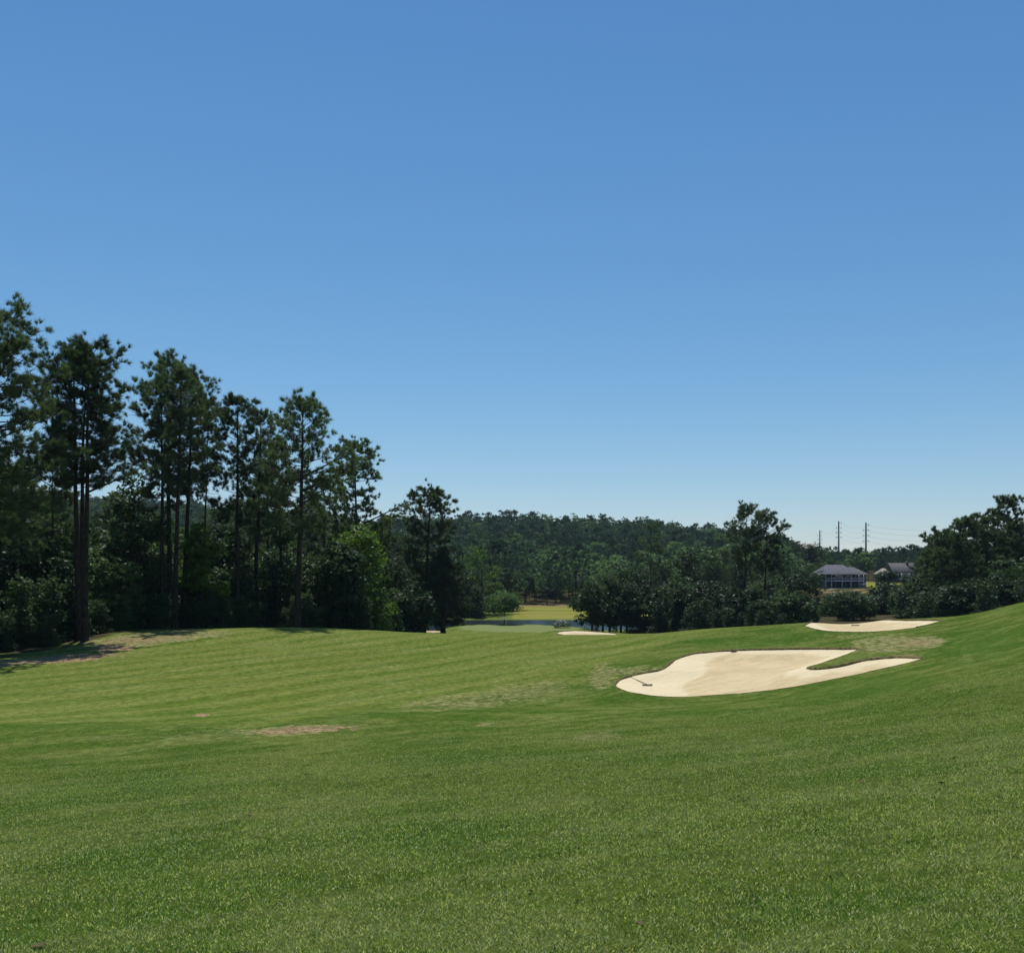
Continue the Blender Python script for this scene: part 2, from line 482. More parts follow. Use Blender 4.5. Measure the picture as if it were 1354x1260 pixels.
def ground_mat():
    m, nt = newmat('turf'); n = N(nt)
    pos = n('ShaderNodeNewGeometry').outputs['Position']
    A = n('ShaderNodeSeparateColor', {0: n('ShaderNodeAttribute', attribute_name='mask_a').outputs['Color']})
    B = n('ShaderNodeSeparateColor', {0: n('ShaderNodeAttribute', attribute_name='mask_b').outputs['Color']})
    aA = n('ShaderNodeAttribute', attribute_name='mask_a').outputs['Alpha']
    aB = n('ShaderNodeAttribute', attribute_name='mask_b').outputs['Alpha']
    fair, dry, dirt, green = A.outputs[0], A.outputs[1], A.outputs[2], aA
    woods, track, lush, field = B.outputs[0], B.outputs[1], B.outputs[2], aB
    big = n.noise(pos, .11, 3); mid = n.noise(pos, .55, 4); fine = n.noise(pos, 9.0, 4, .7); vfine = n.noise(pos, 30.0, 3, .7)
    # mowing / grain streaks, warped and running away to the right
    warp = n('ShaderNodeVectorMath', {0: pos, 1: n('ShaderNodeVectorMath', {0: n('ShaderNodeTexNoise', {'Vector': pos, 'Scale': .03, 'Detail': 1}).outputs['Color'], 'Scale': 5.0}, operation='SCALE').outputs[0]}, operation='ADD').outputs[0]
    mp = n('ShaderNodeMapping', {'Vector': warp, 'Rotation': (0, 0, math.radians(30))}).outputs[0]
    mp = n('ShaderNodeMapping', {'Vector': mp, 'Scale': (.8, .022, 0)}).outputs[0]
    streak = n.noise(mp, 1.0, 3, .6)
    mp2 = n('ShaderNodeMapping', {'Vector': warp, 'Rotation': (0, 0, math.radians(33))}).outputs[0]
    mp2 = n('ShaderNodeMapping', {'Vector': mp2, 'Scale': (3.0, .05, 0)}).outputs[0]
    streak2 = n.noise(mp2, 1.0, 2, .6)
    mp3 = n('ShaderNodeMapping', {'Vector': warp, 'Rotation': (0, 0, math.radians(66))}).outputs[0]
    mp3 = n('ShaderNodeMapping', {'Vector': mp3, 'Scale': (1.0, .10, 0)}).outputs[0]
    streak3 = n.noise(mp3, 1.0, 3, .6)
    warp2 = n('ShaderNodeVectorMath', {0: pos, 1: n('ShaderNodeVectorMath', {0: n('ShaderNodeTexNoise', {'Vector': pos, 'Scale': .018, 'Detail': 1}).outputs['Color'], 'Scale': 26.0}, operation='SCALE').outputs[0]}, operation='ADD').outputs[0]
    lines = []
    for rot, sc in ((34, (.42, .012, 0)), (52, (.35, .010, 0))):
        q = n('ShaderNodeMapping', {'Vector': n('ShaderNodeMapping', {'Vector': warp2, 'Rotation': (0, 0, math.radians(rot))}).outputs[0], 'Scale': sc}).outputs[0]
        q = n.noise(q, 1.0, 3, .65)
        lines.append(n.ramp(n.math('ABSOLUTE', n.math('SUBTRACT', q, .5)), .002, .022, 1.0, 0.0))
    line = n.math('MULTIPLY', n.math('MAXIMUM', lines[0], lines[1]), n.ramp(n.noise(pos, .2, 3), .42, .62))
    # rough
    grain = n.noise(n('ShaderNodeMapping', {'Vector': pos, 'Rotation': (0, 0, .35), 'Scale': (1.0, .55, 1)}).outputs[0], 3.2, 5, .7)
    rough = n.mix(n.ramp(mid, .3, .7), (.052, .096, .014), (.080, .120, .022))
    rough = n.mix(n.math('MULTIPLY', n.ramp(big, .42, .68), .55), rough, (.092, .118, .024))
    rough = n.mix(n.math('MULTIPLY', n.ramp(streak3, .51, .60), .55), rough, (.128, .152, .045))
    rough = n.mix(n.math('MULTIPLY', n.ramp(streak3, .48, .38), .5), rough, (.042, .080, .012))
    patch = n.noise(pos, .28, 4, .6)
    rough = n.mix(n.math('MULTIPLY', n.ramp(patch, .51, .60), .65), rough, (.128, .150, .038))
    rough = n.mix(n.math('MULTIPLY', n.ramp(patch, .48, .39), .6), rough, (.044, .092, .012))
    rough = n.mix(n.math('MULTIPLY', lush, .7), rough, (.044, .096, .014))
    # fairway
    fw = n.mix(n.ramp(mid, .3, .7), (.090, .128, .020), (.118, .148, .028))
    fw = n.mix(n.math('MULTIPLY', n.ramp(streak, .51, .59), .6), fw, (.150, .176, .048))
    fw = n.mix(n.math('MULTIPLY', n.ramp(streak, .48, .40), .5), fw, (.066, .108, .016))
    fw = n.mix(n.math('MULTIPLY', n.ramp(streak2, .53, .62), .6), fw, (.165, .188, .060))
    fw = n.mix(n.math('MULTIPLY', n.ramp(big, .5, .7), .4), fw, (.128, .136, .030))
    fw = n.mix(n.math('MULTIPLY', lush, .6), fw, (.056, .108, .016))
    pas = n('ShaderNodeMapping', {'Vector': warp2, 'Rotation': (0, 0, math.radians(38))}).outputs[0]
    pas = n('ShaderNodeTexWave', {'Vector': pas, 'Scale': .085, 'Distortion': 2.2, 'Detail': 2.0, 'Detail Scale': .35}, wave_type='BANDS', bands_direction='X').outputs['Fac']
    fw = n.mix(n.math('MULTIPLY', n.ramp(pas, .35, .65), .42), fw, (.150, .172, .042))
    fw = n.mix(n.math('MULTIPLY', n.ramp(pas, .5, .2), .28), fw, (.062, .110, .016))
    fw = n.mix(n.math('MULTIPLY', line, .4), fw, (.185, .205, .075))
    rough = n.mix(n.math('MULTIPLY', line, .4), rough, (.150, .175, .055))
    c = n.mix(fair, rough, fw)
    c = n.mix(n.math('MULTIPLY', track, n.ramp(grain, .40, .60, .12, .6)), c, (.180, .200, .078))
    c = n.mix(green, c, (.170, .200, .078))
    # straw speckle everywhere, light and dark blades
    sp = n('ShaderNodeCombineColor', {0: n.ramp(fine, .28, .72, .55, 1.45), 1: n.ramp(fine, .28, .72, .6, 1.38), 2: n.ramp(fine, .28, .72, .6, 1.4)}).outputs[0]
    gm = n.ramp(grain, .28, .72, .58, 1.42)
    sp = n.mix(1.0, sp, n('ShaderNodeCombineColor', {0: gm, 1: gm, 2: gm}).outputs[0], 'MULTIPLY')
    c2 = n.mix(1.0, c, sp, 'MULTIPLY')
    c = n.mix(n.math('MULTIPLY', n.math('SUBTRACT', 1.0, green), .8), c, c2)
    straw = n.mix(n.ramp(n.math('ADD', n.math('MULTIPLY', grain, .6), n.math('MULTIPLY', vfine, .4)), .40, .60), (.085, .105, .030), (.33, .285, .14))
    c = n.mix(n.math('MULTIPLY', n.ramp(n.math('ADD', n.math('MULTIPLY', dry, .85), n.math('ADD', n.math('MULTIPLY', grain, .75), n.math('MULTIPLY', fine, .35))), .74, 1.12, 0, .75), n.ramp(dry, 0, .3)), c, straw)
    soil = n.mix(n.ramp(n.noise(pos, 5.0, 5, .75), .40, .58), (.10, .062, .034), (.36, .265, .150))
    c = n.mix(n.math('MULTIPLY', n.ramp(n.math('ADD', n.math('MULTIPLY', dirt, .8), grain), .62, 1.05), n.ramp(dirt, 0, .25)), c, soil)
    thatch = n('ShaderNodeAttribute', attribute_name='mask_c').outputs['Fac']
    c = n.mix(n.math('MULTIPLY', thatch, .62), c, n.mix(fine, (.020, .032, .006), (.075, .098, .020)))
    fieldc = n.mix(n.ramp(n.noise(n('ShaderNodeMapping', {'Vector': pos, 'Scale': (.02, .16, 0)}).outputs[0], 1.0, 3), .35, .65), (.150, .170, .034), (.245, .220, .056))
    c = n.mix(field, c, fieldc)
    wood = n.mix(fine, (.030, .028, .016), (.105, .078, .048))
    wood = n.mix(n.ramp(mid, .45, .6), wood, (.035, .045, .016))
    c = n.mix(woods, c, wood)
    h = n.math('ADD', n.math('MULTIPLY', fine, .6), n.math('MULTIPLY', vfine, .4))
    bp = n('ShaderNodeBump', {'Height': h, 'Strength': .55, 'Distance': .06}).outputs[0]
    p = n('ShaderNodeBsdfPrincipled', {'Base Color': c, 'Roughness': .95, 'Specular IOR Level': .0, 'Normal': bp})
    n.out(p.outputs[0])
    return m


def build_ground():
    s = np.concatenate([np.arange(-2.2, -.56, .02), np.arange(-.56, .56, .0024), np.arange(.56, 2.2, .02)])
    a = []
    y = .8
    while y < 1690:
        a.append(y)
        y *= 1.012 if y < 34 else 1.0052 if y < 128 else 1.012 if y < 420 else 1.03
    yy = np.array(a) - 6.0
    Y, S = np.meshgrid(yy, s, indexing='ij')
    X = S * (Y + 6.0)
    Zb = terrain(X, Y)
    Z = ground_z(X, Y)
    ny, nx = Y.shape
    idx = np.arange(ny * nx).reshape(ny, nx)
    f = np.stack([idx[:-1, :-1], idx[:-1, 1:], idx[1:, 1:], idx[1:, :-1]], -1).reshape(-1, 4)
    mb = MB(); mb.add(np.stack([X, Y, Z], -1).reshape(-1, 3), f)
    o = mb.build('ground', ground_mat(), smooth=True)
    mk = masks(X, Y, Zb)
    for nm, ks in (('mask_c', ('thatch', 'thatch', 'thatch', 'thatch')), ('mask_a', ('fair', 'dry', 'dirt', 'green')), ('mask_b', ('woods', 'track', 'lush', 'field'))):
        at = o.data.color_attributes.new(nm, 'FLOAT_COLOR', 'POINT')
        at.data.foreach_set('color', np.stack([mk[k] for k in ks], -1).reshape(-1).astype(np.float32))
    tag(o, kind='structure')
    return o


build_ground()

# water
def water():
    m, nt = newmat('lake_water'); n = N(nt)
    pos = n('ShaderNodeNewGeometry').outputs['Position']
    mp = n('ShaderNodeMapping', {'Vector': pos, 'Scale': (.5, 1.3, 1)}).outputs[0]
    h = n('ShaderNodeTexNoise', {'Vector': mp, 'Scale': 1.4, 'Detail': 4}).outputs['Fac']
    bp = n('ShaderNodeBump', {'Height': h, 'Strength': .16, 'Distance': .2}).outputs[0]
    p = n('ShaderNodeBsdfPrincipled', {'Base Color': (.02, .028, .036, 1), 'Roughness': .16, 'IOR': 1.33, 'Normal': bp})
    n.out(p.outputs[0])
    mb = MB()
    mb.add([[-150, 214, -12.8], [70, 214, -12.8], [70, 282, -12.8], [-150, 282, -12.8]], [[0, 1, 2, 3]])
    o = mb.build('lake_water', m)
    tag(o, kind='structure')


water()


# ------------------------------------------------------------------ grass blades near the camera
def grass():
    m, nt = newmat('grass_blades'); n = N(nt)
    g = n('ShaderNodeNewGeometry')
    pos = g.outputs['Position']; r = g.outputs['Random Per Island']
    mid = n.noise(pos, .55, 4); big = n.noise(pos, .11, 3)
    warp = n('ShaderNodeVectorMath', {0: pos, 1: n('ShaderNodeVectorMath', {0: n('ShaderNodeTexNoise', {'Vector': pos, 'Scale': .03, 'Detail': 1}).outputs['Color'], 'Scale': 5.0}, operation='SCALE').outputs[0]}, operation='ADD').outputs[0]
    mp3 = n('ShaderNodeMapping', {'Vector': warp, 'Rotation': (0, 0, math.radians(66))}).outputs[0]
    mp3 = n('ShaderNodeMapping', {'Vector': mp3, 'Scale': (1.0, .10, 0)}).outputs[0]
    streak3 = n.noise(mp3, 1.0, 3, .6)
    patch = n.noise(pos, .28, 4, .6)
    c = n.mix(n.ramp(mid, .3, .7), (.215, .350, .062), (.290, .400, .100))
    c = n.mix(n.math('MULTIPLY', n.ramp(patch, .51, .60), .75), c, (.420, .450, .190))
    c = n.mix(n.math('MULTIPLY', n.ramp(patch, .48, .39), .75), c, (.110, .250, .046))
    c = n.mix(n.math('MULTIPLY', n.ramp(streak3, .51, .60), .6), c, (.430, .460, .200))
    c = n.mix(n.math('MULTIPLY', n.ramp(streak3, .48, .38), .6), c, (.120, .245, .040))
    c = n.mix(n.math('MULTIPLY', n.ramp(big, .45, .58), .6), c, (.340, .390, .090))
    c = n.mix(n.math('MULTIPLY', n.ramp(n.noise(pos, 1.7, 4, .65), .56, .66), .8), c, (.050, .135, .016))
    c = n.mix(n.ramp(r, .25, .6), n.mix(.7, c, (.045, .095, .016)), c)
    c = n.mix(n.ramp(r, .68, .82), c, n.mix(n.noise(pos, 3.0), (.52, .54, .26), (.72, .69, .40)))
    p = n('ShaderNodeBsdfPrincipled', {'Base Color': c, 'Roughness': .7, 'Specular IOR Level': .03})
    t = n('ShaderNodeBsdfTranslucent', {'Color': n.mix(1.0, c, (1.2, 1.3, .6), 'MULTIPLY')})
    n.out(n('ShaderNodeMixShader', {0: .45, 1: p.outputs[0], 2: t.outputs[0]}).outputs[0])
    X, Y, S = [], [], []
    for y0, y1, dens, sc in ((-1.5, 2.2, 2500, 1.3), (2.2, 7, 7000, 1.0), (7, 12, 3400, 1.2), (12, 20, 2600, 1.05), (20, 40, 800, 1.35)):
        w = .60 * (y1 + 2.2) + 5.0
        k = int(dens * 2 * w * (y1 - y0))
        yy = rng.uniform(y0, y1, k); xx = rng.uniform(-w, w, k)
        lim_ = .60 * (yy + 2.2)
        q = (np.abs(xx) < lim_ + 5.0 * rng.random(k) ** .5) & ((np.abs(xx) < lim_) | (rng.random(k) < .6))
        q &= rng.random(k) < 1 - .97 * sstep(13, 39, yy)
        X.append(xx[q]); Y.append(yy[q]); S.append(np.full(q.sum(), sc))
    X = np.concatenate(X); Y = np.concatenate(Y); S = np.concatenate(S)
    # blades stand in tufts: thin them where the turf is worn
    tuft = fbm(X / .09, Y / .09, 61, 2); worn = fbm(X / 1.2, Y / 1.2, 62, 3)
    q = tuft + .6 * worn + rng.normal(0, .12, len(X)) > .56
    X, Y, S, tuft = X[q], Y[q], S[q], tuft[q]
    Z = terrain(X, Y)
    k = len(X)
    h = (.016 + .022 * rng.random(k) + .028 * np.clip(tuft - .45, 0, 1)) * (S ** .35)
    wd = (.0032 + .0022 * rng.random(k)) * S
    az = rng.uniform(0, 2 * math.pi, k); ln = rng.uniform(.3, 1.2, k)
    fa = rng.uniform(0, 2 * math.pi, k)
    b = np.stack([X, Y, Z - .004], 1)
    sd = np.stack([np.cos(fa), np.sin(fa), np.zeros(k)], 1) * wd[:, None]
    up = np.stack([np.cos(az) * np.sin(ln), np.sin(az) * np.sin(ln), np.cos(ln)], 1) * h[:, None]
    v = np.stack([b - sd, b + sd, b + up], 1).reshape(-1, 3)
    f = np.arange(3 * k).reshape(-1, 3)
    print('grass blades', k)
    mb = MB(); mb.add(v, f)
    o = mb.build('grass', m)
    tag(o, 'short mown grass blades covering the near slope', None, None, 'stuff')


grass()

# ------------------------------------------------------------------ a few fallen leaves
M['dead_leaf'] = simple('dead_leaf', (.10, .068, .034), .9, .3, 30)
t_ = np.linspace(0, 1, 7)
wl = .5 * np.sin(t_ * math.pi) ** .8
lv = np.concatenate([np.stack([t_ - .5, sg * wl * .55, .10 * np.cos(t_ * 5) + .22 * abs(sg) * wl], 1) for sg in (-1, 0, 1)])
lf = [[r_ * 7 + k, r_ * 7 + k + 1, r_ * 7 + k + 8, r_ * 7 + k + 7] for r_ in (0, 1) for k in range(6)]
mb = MB(); mb.add(lv, lf)
leaf_me = mb.mesh('fallen_leaf', [M['dead_leaf']], True)
for px, py, sz in ((845, 1224, .075), (1139, 1036, .09), (1245, 1037, .10), (52, 1254, .11), (702, 1181, .07), (985, 1060, .08), (170, 1042, .09), (1262, 1003, .10), (330, 1078, .09)):
    q = hit(px, py)
    o = bpy.data.objects.new('fallen_leaf', leaf_me); o.location = (q[0], q[1], q[2] + .022)
    o.rotation_euler = (random.uniform(-.3, .3), random.uniform(-.3, .3), random.uniform(0, 6.28)); o.scale = (sz, sz, sz)
    tag(link(o), 'small curled brown fallen leaf lying on the near grass', 'leaf', 'fallen leaves on the near grass')

# ------------------------------------------------------------------ bunkers
def sand_mat():
    m, nt = newmat('bunker_sand'); n = N(nt)
    pos = n('ShaderNodeNewGeometry').outputs['Position']
    edge = n('ShaderNodeAttribute', attribute_name='tone').outputs['Fac']
    big = n.noise(pos, .35, 3); fine = n.noise(pos, 22, 4, .7)
    wob = n('ShaderNodeMapping', {'Vector': n('ShaderNodeMapping', {'Vector': pos, 'Rotation': (0, 0, -.45)}).outputs[0], 'Scale': (.16, 1.0, 0)}).outputs[0]
    rake = n.noise(wob, 1.6, 4, .6)
    foot = n.noise(pos, 3.2, 3, .6)
    c = n.mix(n.ramp(big, .3, .7), (.535, .425, .238), (.625, .505, .292))
    c = n.mix(n.math('MULTIPLY', n.ramp(fine, .35, .7), .35), c, (.40, .30, .165))
    c = n.mix(n.math('MULTIPLY', n.ramp(rake, .5, .75), .7), c, (.66, .56, .37))
    c = n.mix(n.math('MULTIPLY', n.ramp(rake, .46, .34), .45), c, (.42, .325, .175))
    c = n.mix(n.math('MULTIPLY', n.ramp(n.noise(pos, 1.8, 5, .75), .52, .62), .35), c, (.44, .34, .19))
    c = n.mix(n.math('MULTIPLY', edge, .5), c, n.mix(foot, (.66, .56, .36), (.82, .73, .52)))
    h = n.math('ADD', n.math('MULTIPLY', rake, n.math('SUBTRACT', 1.0, edge)), n.math('ADD', n.math('MULTIPLY', fine, .25), n.math('MULTIPLY', foot, .9)))
    bp = n('ShaderNodeBump', {'Height': h, 'Strength': .8, 'Distance': .12}).outputs[0]
    n.out(n('ShaderNodeBsdfPrincipled', {'Base Color': c, 'Roughness': .95, 'Specular IOR Level': .1, 'Normal': bp}).outputs[0])
    return m


M['sand'] = sand_mat()
M['lip'] = simple('bunker_lip_soil', (.125, .100, .045), .95, .5, 6.0, .1, 0, .5)


def sand_depth(d, depth):
    return .10 + depth * sstep(0, 3.0, d)


def bunker(P, res, depth, label, lipdrop):
    c = P.mean(0)
    o0 = np.array([c[0], c[1], float(terrain(c[0], c[1]))])
    root = empty('sand_bunker', o0)
    tag(root, label, 'bunker', 'sand bunkers on the golf course')
    gx = np.arange(P[:, 0].min() - 1, P[:, 0].max() + 1, res); gy = np.arange(P[:, 1].min() - 1, P[:, 1].max() + 1, res)
    X, Y = np.meshgrid(gx, gy, indexing='ij')
    d = sdpoly(X, Y, P)
    Z = terrain(X, Y) - sand_depth(d, depth) + (fbm(X / .9, Y / .9, 71, 3) - .5) * .06
    idx = np.arange(X.size).reshape(X.shape)
    f = np.stack([idx[:-1, :-1], idx[1:, :-1], idx[1:, 1:], idx[:-1, 1:]], -1).reshape(-1, 4)
    dm = d.ravel()[f].max(1)
    f = f[dm > -.15]
    used = np.unique(f); mp = np.full(X.size, -1); mp[used] = np.arange(len(used))
    mb = MB(); mb.add((np.stack([X, Y, Z], -1).reshape(-1, 3) - o0)[used], mp[f])
    wid = 1.1 + (2.6 * sstep(15, 9, X) if len(P) > 120 and c[1] < 70 else 0)
    edge = 1 - sstep(wid, wid + .45, d + (fbm(X / 2.5, Y / 2.5, 72) - .5) * 1.8)
    mb.build('sand', M['sand'], root, True, attr=edge.ravel()[used])
    # turf lip: ragged soil edge
    Q = P
    T = np.roll(Q, -1, 0) - np.roll(Q, 1, 0); T /= np.linalg.norm(T, axis=1, keepdims=True)
    nrm = np.stack([-T[:, 1], T[:, 0]], 1)
    if sdpoly(Q[:, 0] + nrm[:, 0] * .3, Q[:, 1] + nrm[:, 1] * .3, P).mean() < 0: nrm = -nrm
    jit = fbm(Q[:, 0] / .5, Q[:, 1] / .5, 73, 2) - .5
    rings = []
    vis = .35 + .65 * sstep(-.2, .5, -nrm[:, 1])            # the undercut is deep on the uphill side only
    for off, dz in ((-.10, .01), (-.02, .035), (.05, -.03), (.12, -lipdrop)):
        q = Q + nrm * (off * (vis if off < 0 else 1) + jit * .12 * vis)[:, None]
        rings.append(np.concatenate([q, (terrain(q[:, 0], q[:, 1]) + (dz * vis if dz > 0 else dz) + jit * .05 * vis)[:, None]], 1) - o0)
    n = len(Q); v = np.concatenate(rings)
    i = np.arange(n); j = (i + 1) % n
    f = np.concatenate([np.stack([k * n + i, k * n + j, (k + 1) * n + j, (k + 1) * n + i], 1) for k in range(3)])
    mb = MB(); mb.add(v, f); mb.build('lip', M['lip'], root, True)
    return root


bunker(POLY1, .22, .5, 'largest pale sand bunker with a grass tongue cutting in from the right', .45)
bunker(POLY2, .25, .25, 'oval pale sand bunker higher up near the right hillside crest', .4)
bunker(POLY3, .3, .05, 'small bright sand bunker right of the putting green by the oaks', .3)
bunker(POLY4, .3, .05, 'tiny sliver of sand bunker between two dark pine trunks', .25)


# ------------------------------------------------------------------ rakes
M['rake_black'] = simple('rake_plastic', (.012, .012, .013), .5, .2)
M['rake_wood'] = simple('rake_handle', (.05, .038, .028), .6, .2)


def rake(p0, p1, label, head=.62):
    """handle from p0 to p1 (ground xyz), head across p1"""
    p0 = np.array(p0); p1 = np.array(p1)
    root = empty('bunker_rake', p1)
    tag(root, label, 'rake', 'bunker rakes')
    mb = MB(); mb.tube([p0 - p1 + [0, 0, .10], (p0 - p1) * .5 + [0, 0, .10], [0, 0, .09]], [.018, .020, .022], 6); mb.build('handle', M['rake_wood'], root, True)
    d = (p1 - p0); d[2] = 0; d /= np.linalg.norm(d); a = math.atan2(d[1], d[0]) + math.pi / 2
    mb = MB(); mb.box((0, 0, .08), (head, .07, .06), 0, a)
    for t in np.linspace(-head / 2 + .03, head / 2 - .03, 12):
        mb.box((math.cos(a) * t, math.sin(a) * t, .03), (.02, .025, .07), 0, a)
    mb.build('rake_head', M['rake_black'], root)


def on_ground(px, py, y0=4, dz=0.0):
    p = hit(px, py, y0, 112)
    for P in BUNKERS[:2]:
        d = float(sdpoly(np.array([p[0]]), np.array([p[1]]), P)[0])
        if d > 0: p[2] -= float(sand_depth(np.array(d), .5 if P is POLY1 else .25))
    p[2] += dz
    return p


rake(on_ground(815, 889), on_ground(856, 897), 'long rake lying over the left edge of the largest bunker')
rake(on_ground(966, 857.6), on_ground(970, 859.6), 'short looking rake at the far lip of the largest bunker', .4)
rake(on_ground(1133, 819.5, 60), on_ground(1131, 822.5, 60), 'dark rake lying in the middle of the oval upper bunker', .75)
rake(on_ground(1222, 828, 60), on_ground(1214, 828, 60), 'dark rake on the right rim of the oval upper bunker', .6)

# ------------------------------------------------------------------ flag on the green
p = np.array([(669 - CX) / F * 206, 206.0, 0]); p[2] = float(terrain(p[0], p[1]))
fl = empty('golf_flag', p)
tag(fl, 'white golf flag standing on the distant putting green', 'flag')
mb = MB(); mb.tube([[0, 0, -.1], [0, 0, 2.2]], [.03, .025], 8); mb.build('flagstick', simple('flagstick_paint', (.75, .72, .6), .4, .05), fl, True)
mb = MB()
gx, gzv = np.meshgrid(np.linspace(0, .62, 9), np.linspace(1.72, 2.18, 6), indexing='ij')
gy = .06 * np.sin(gx * 11) * gx / .6
idx = np.arange(gx.size).reshape(gx.shape)
ff = np.stack([idx[:-1, :-1], idx[1:, :-1], idx[1:, 1:], idx[:-1, 1:]], -1).reshape(-1, 4)
fv = np.stack([-gx, gy - .02, gzv - gx * .12], -1).reshape(-1, 3)
mb.add(fv, ff); mb.add(fv + [0, .012, 0], ff[:, ::-1])
mb.build('flag_cloth', simple('flag_cloth', (.85, .83, .8), .8, .04), fl, True)


# ------------------------------------------------------------------ trees
def unit(v):
    return v / (np.linalg.norm(v, axis=-1, keepdims=True) + 1e-9)


def needles(mb, C, D, K, length, width, R, mat=0):
    """brush of K needle blades at every tuft centre C pointing about D"""
    n = len(C)
    d = unit(R.normal(size=(n, K, 3)) + D[:, None, :] * 1.5 + np.array([0, 0, .55]))
    L = length * R.uniform(.6, 1.15, (n, K, 1))
    s = unit(np.cross(d, R.normal(size=(n, K, 3)))) * width * R.uniform(.7, 1.2, (n, K, 1)) * .5
    b = C[:, None, :] + R.normal(size=(n, K, 3)) * length * .12
    v = np.stack([b - s, b + s, b + d * L], 2).reshape(-1, 3)
    mb.add(v, np.arange(len(v)).reshape(-1, 3), mat)
    return len(v)


def leaves(mb, C, Nn, size, R, mat=0, asp=.62):
    n = len(C)
    Nn = unit(Nn)
    a = unit(np.cross(Nn, R.normal(size=(n, 3)))); b = np.cross(Nn, a)
    s = size * R.uniform(.6, 1.25, (n, 1))
    fold = Nn * s * .18
    v = np.stack([C - a * s, C - b * s * asp + fold, C + a * s, C + b * s * asp + fold], 1).reshape(-1, 3)
    mb.add(v, np.arange(len(v)).reshape(-1, 4), mat)


PROFILE = [(0, .6), (.2, .95), (.45, 1.08), (.7, 1.0), (.88, .8), (1, .4)]


def pine_parts(H, R, seed, base=.45, lean=(0, 0), profile=PROFILE, whorls=26, per=3, K=36, tl=.50, tw=.048, r0=None,
               gaps=(), extra=(), upright=1.0, sub=7, tufts=2.8, droop=0.0, dead=6, flat=1.0):
    """returns (trunk MB, crown MB); extra = (height fraction, azimuth, length)"""
    G = np.random.default_rng(seed)
    r0 = r0 or H * .0105
    hs = np.linspace(0, 1, 14)
    wob = np.cumsum(G.normal(0, .05, (14, 2)), 0) * hs[:, None]
    trunk = np.stack([lean[0] * hs + wob[:, 0], lean[1] * hs + wob[:, 1], hs * H * .945 - .3 * (hs == 0)], 1)
    tr = r0 * np.clip(1 - hs, 0.03, 1) ** .75
    tr[0] *= 1.35
    tb, cb = MB(), MB()
    tb.tube(trunk, tr, 9)

    def at(t):
        return np.array([np.interp(t, hs, trunk[:, i]) for i in range(3)])
    C, D = [], []
    jobs = []
    az = G.uniform(0, 6.28)
    pt = np.array([p_[0] for p_ in profile]); pr = np.array([p_[1] for p_ in profile])
    for w in range(whorls):
        t = (w + G.uniform(-.3, .3)) / (whorls - 1)
        t = min(max(t, 0), 1)
        if any(a <= t <= b for a, b in gaps): continue
        for q in range(per):
            az += 2.4 + G.normal(0, .35)
            L = R * np.interp(t, pt, pr) * G.uniform(.55, 1.12)
            jobs.append((base + (1 - base) * t * .94, az, L, t, False))
    for (hf, a, L) in extra:
        jobs.append((hf, a, L, .3, True))
    for hf, a, L, t, big in jobs:
        p = at(hf)
        e0 = math.radians(-8 - droop + 46 * t ** 1.6 * upright + G.normal(0, 9)) if not big else math.radians(24)
        d0 = np.array([math.cos(a) * math.cos(e0), math.sin(a) * math.cos(e0), math.sin(e0)])
        side = np.array([-math.sin(a), math.cos(a), 0])
        pts = [p]
        for k in range(1, 5):
            bend = math.radians(5 * k) * (1 if not big else .2)
            d = unit(d0 + np.array([0, 0, bend]) + side * G.normal(0, .12))
            pts.append(pts[-1] + d * L / 4)
        pts = np.array(pts)
        rb = max(.018, L * .014 * (1.5 if big else 1))
        tb.tube(pts, np.linspace(rb, rb * .25, 5), 4)
        ns = int(sub * (1.0 if not big else 2.2) * (.5 + .5 * min(1, L / max(R, .1))) + 1)
        for s_ in range(ns):
            u = G.uniform(.35 if not big else .45, 1.0) if s_ else 1.0
            i = min(int(u * 4), 3); q0 = pts[i] + (pts[i + 1] - pts[i]) * (u * 4 - i)
            sl = L * G.uniform(.14, .34) if not big else L * G.uniform(.12, .24)
            a2 = a + G.normal(0, .8)
            e2 = G.normal(.35, .35) * flat
            d2 = np.array([math.cos(a2) * math.cos(e2), math.sin(a2) * math.cos(e2), math.sin(e2)])
            q1 = q0 + d2 * sl
            tb.tube([q0, q1], [rb * .4, rb * .15], 3)
            nt_ = max(1, int(tufts * G.uniform(.6, 1.3)))
            for k in range(nt_ + (s_ == 0)):
                v = G.uniform(.6, 1.08)
                C.append(q0 + (q1 - q0) * v + G.normal(0, .16, 3)); D.append(d2)
    for k in range(dead):       # bare dead stubs under the crown
        t = base * G.uniform(.45, 1.0); a = G.uniform(0, 6.28); p = at(t); L = G.uniform(.6, 2.2)
        d = np.array([math.cos(a), math.sin(a), G.uniform(-.3, .25)])
        tb.tube([p, p + d * L * .6, p + d * L + [0, 0, .15]], [.03, .02, .008], 3)
    for k in range(18):         # leader tuft
        C.append(at(1.0) + G.normal(0, .5, 3) + [0, 0, -.8]); D.append(np.array([0, 0, 1.]))
    needles(cb, np.array(C), unit(np.array(D)), K, tl, tw, G)
    return tb, cb


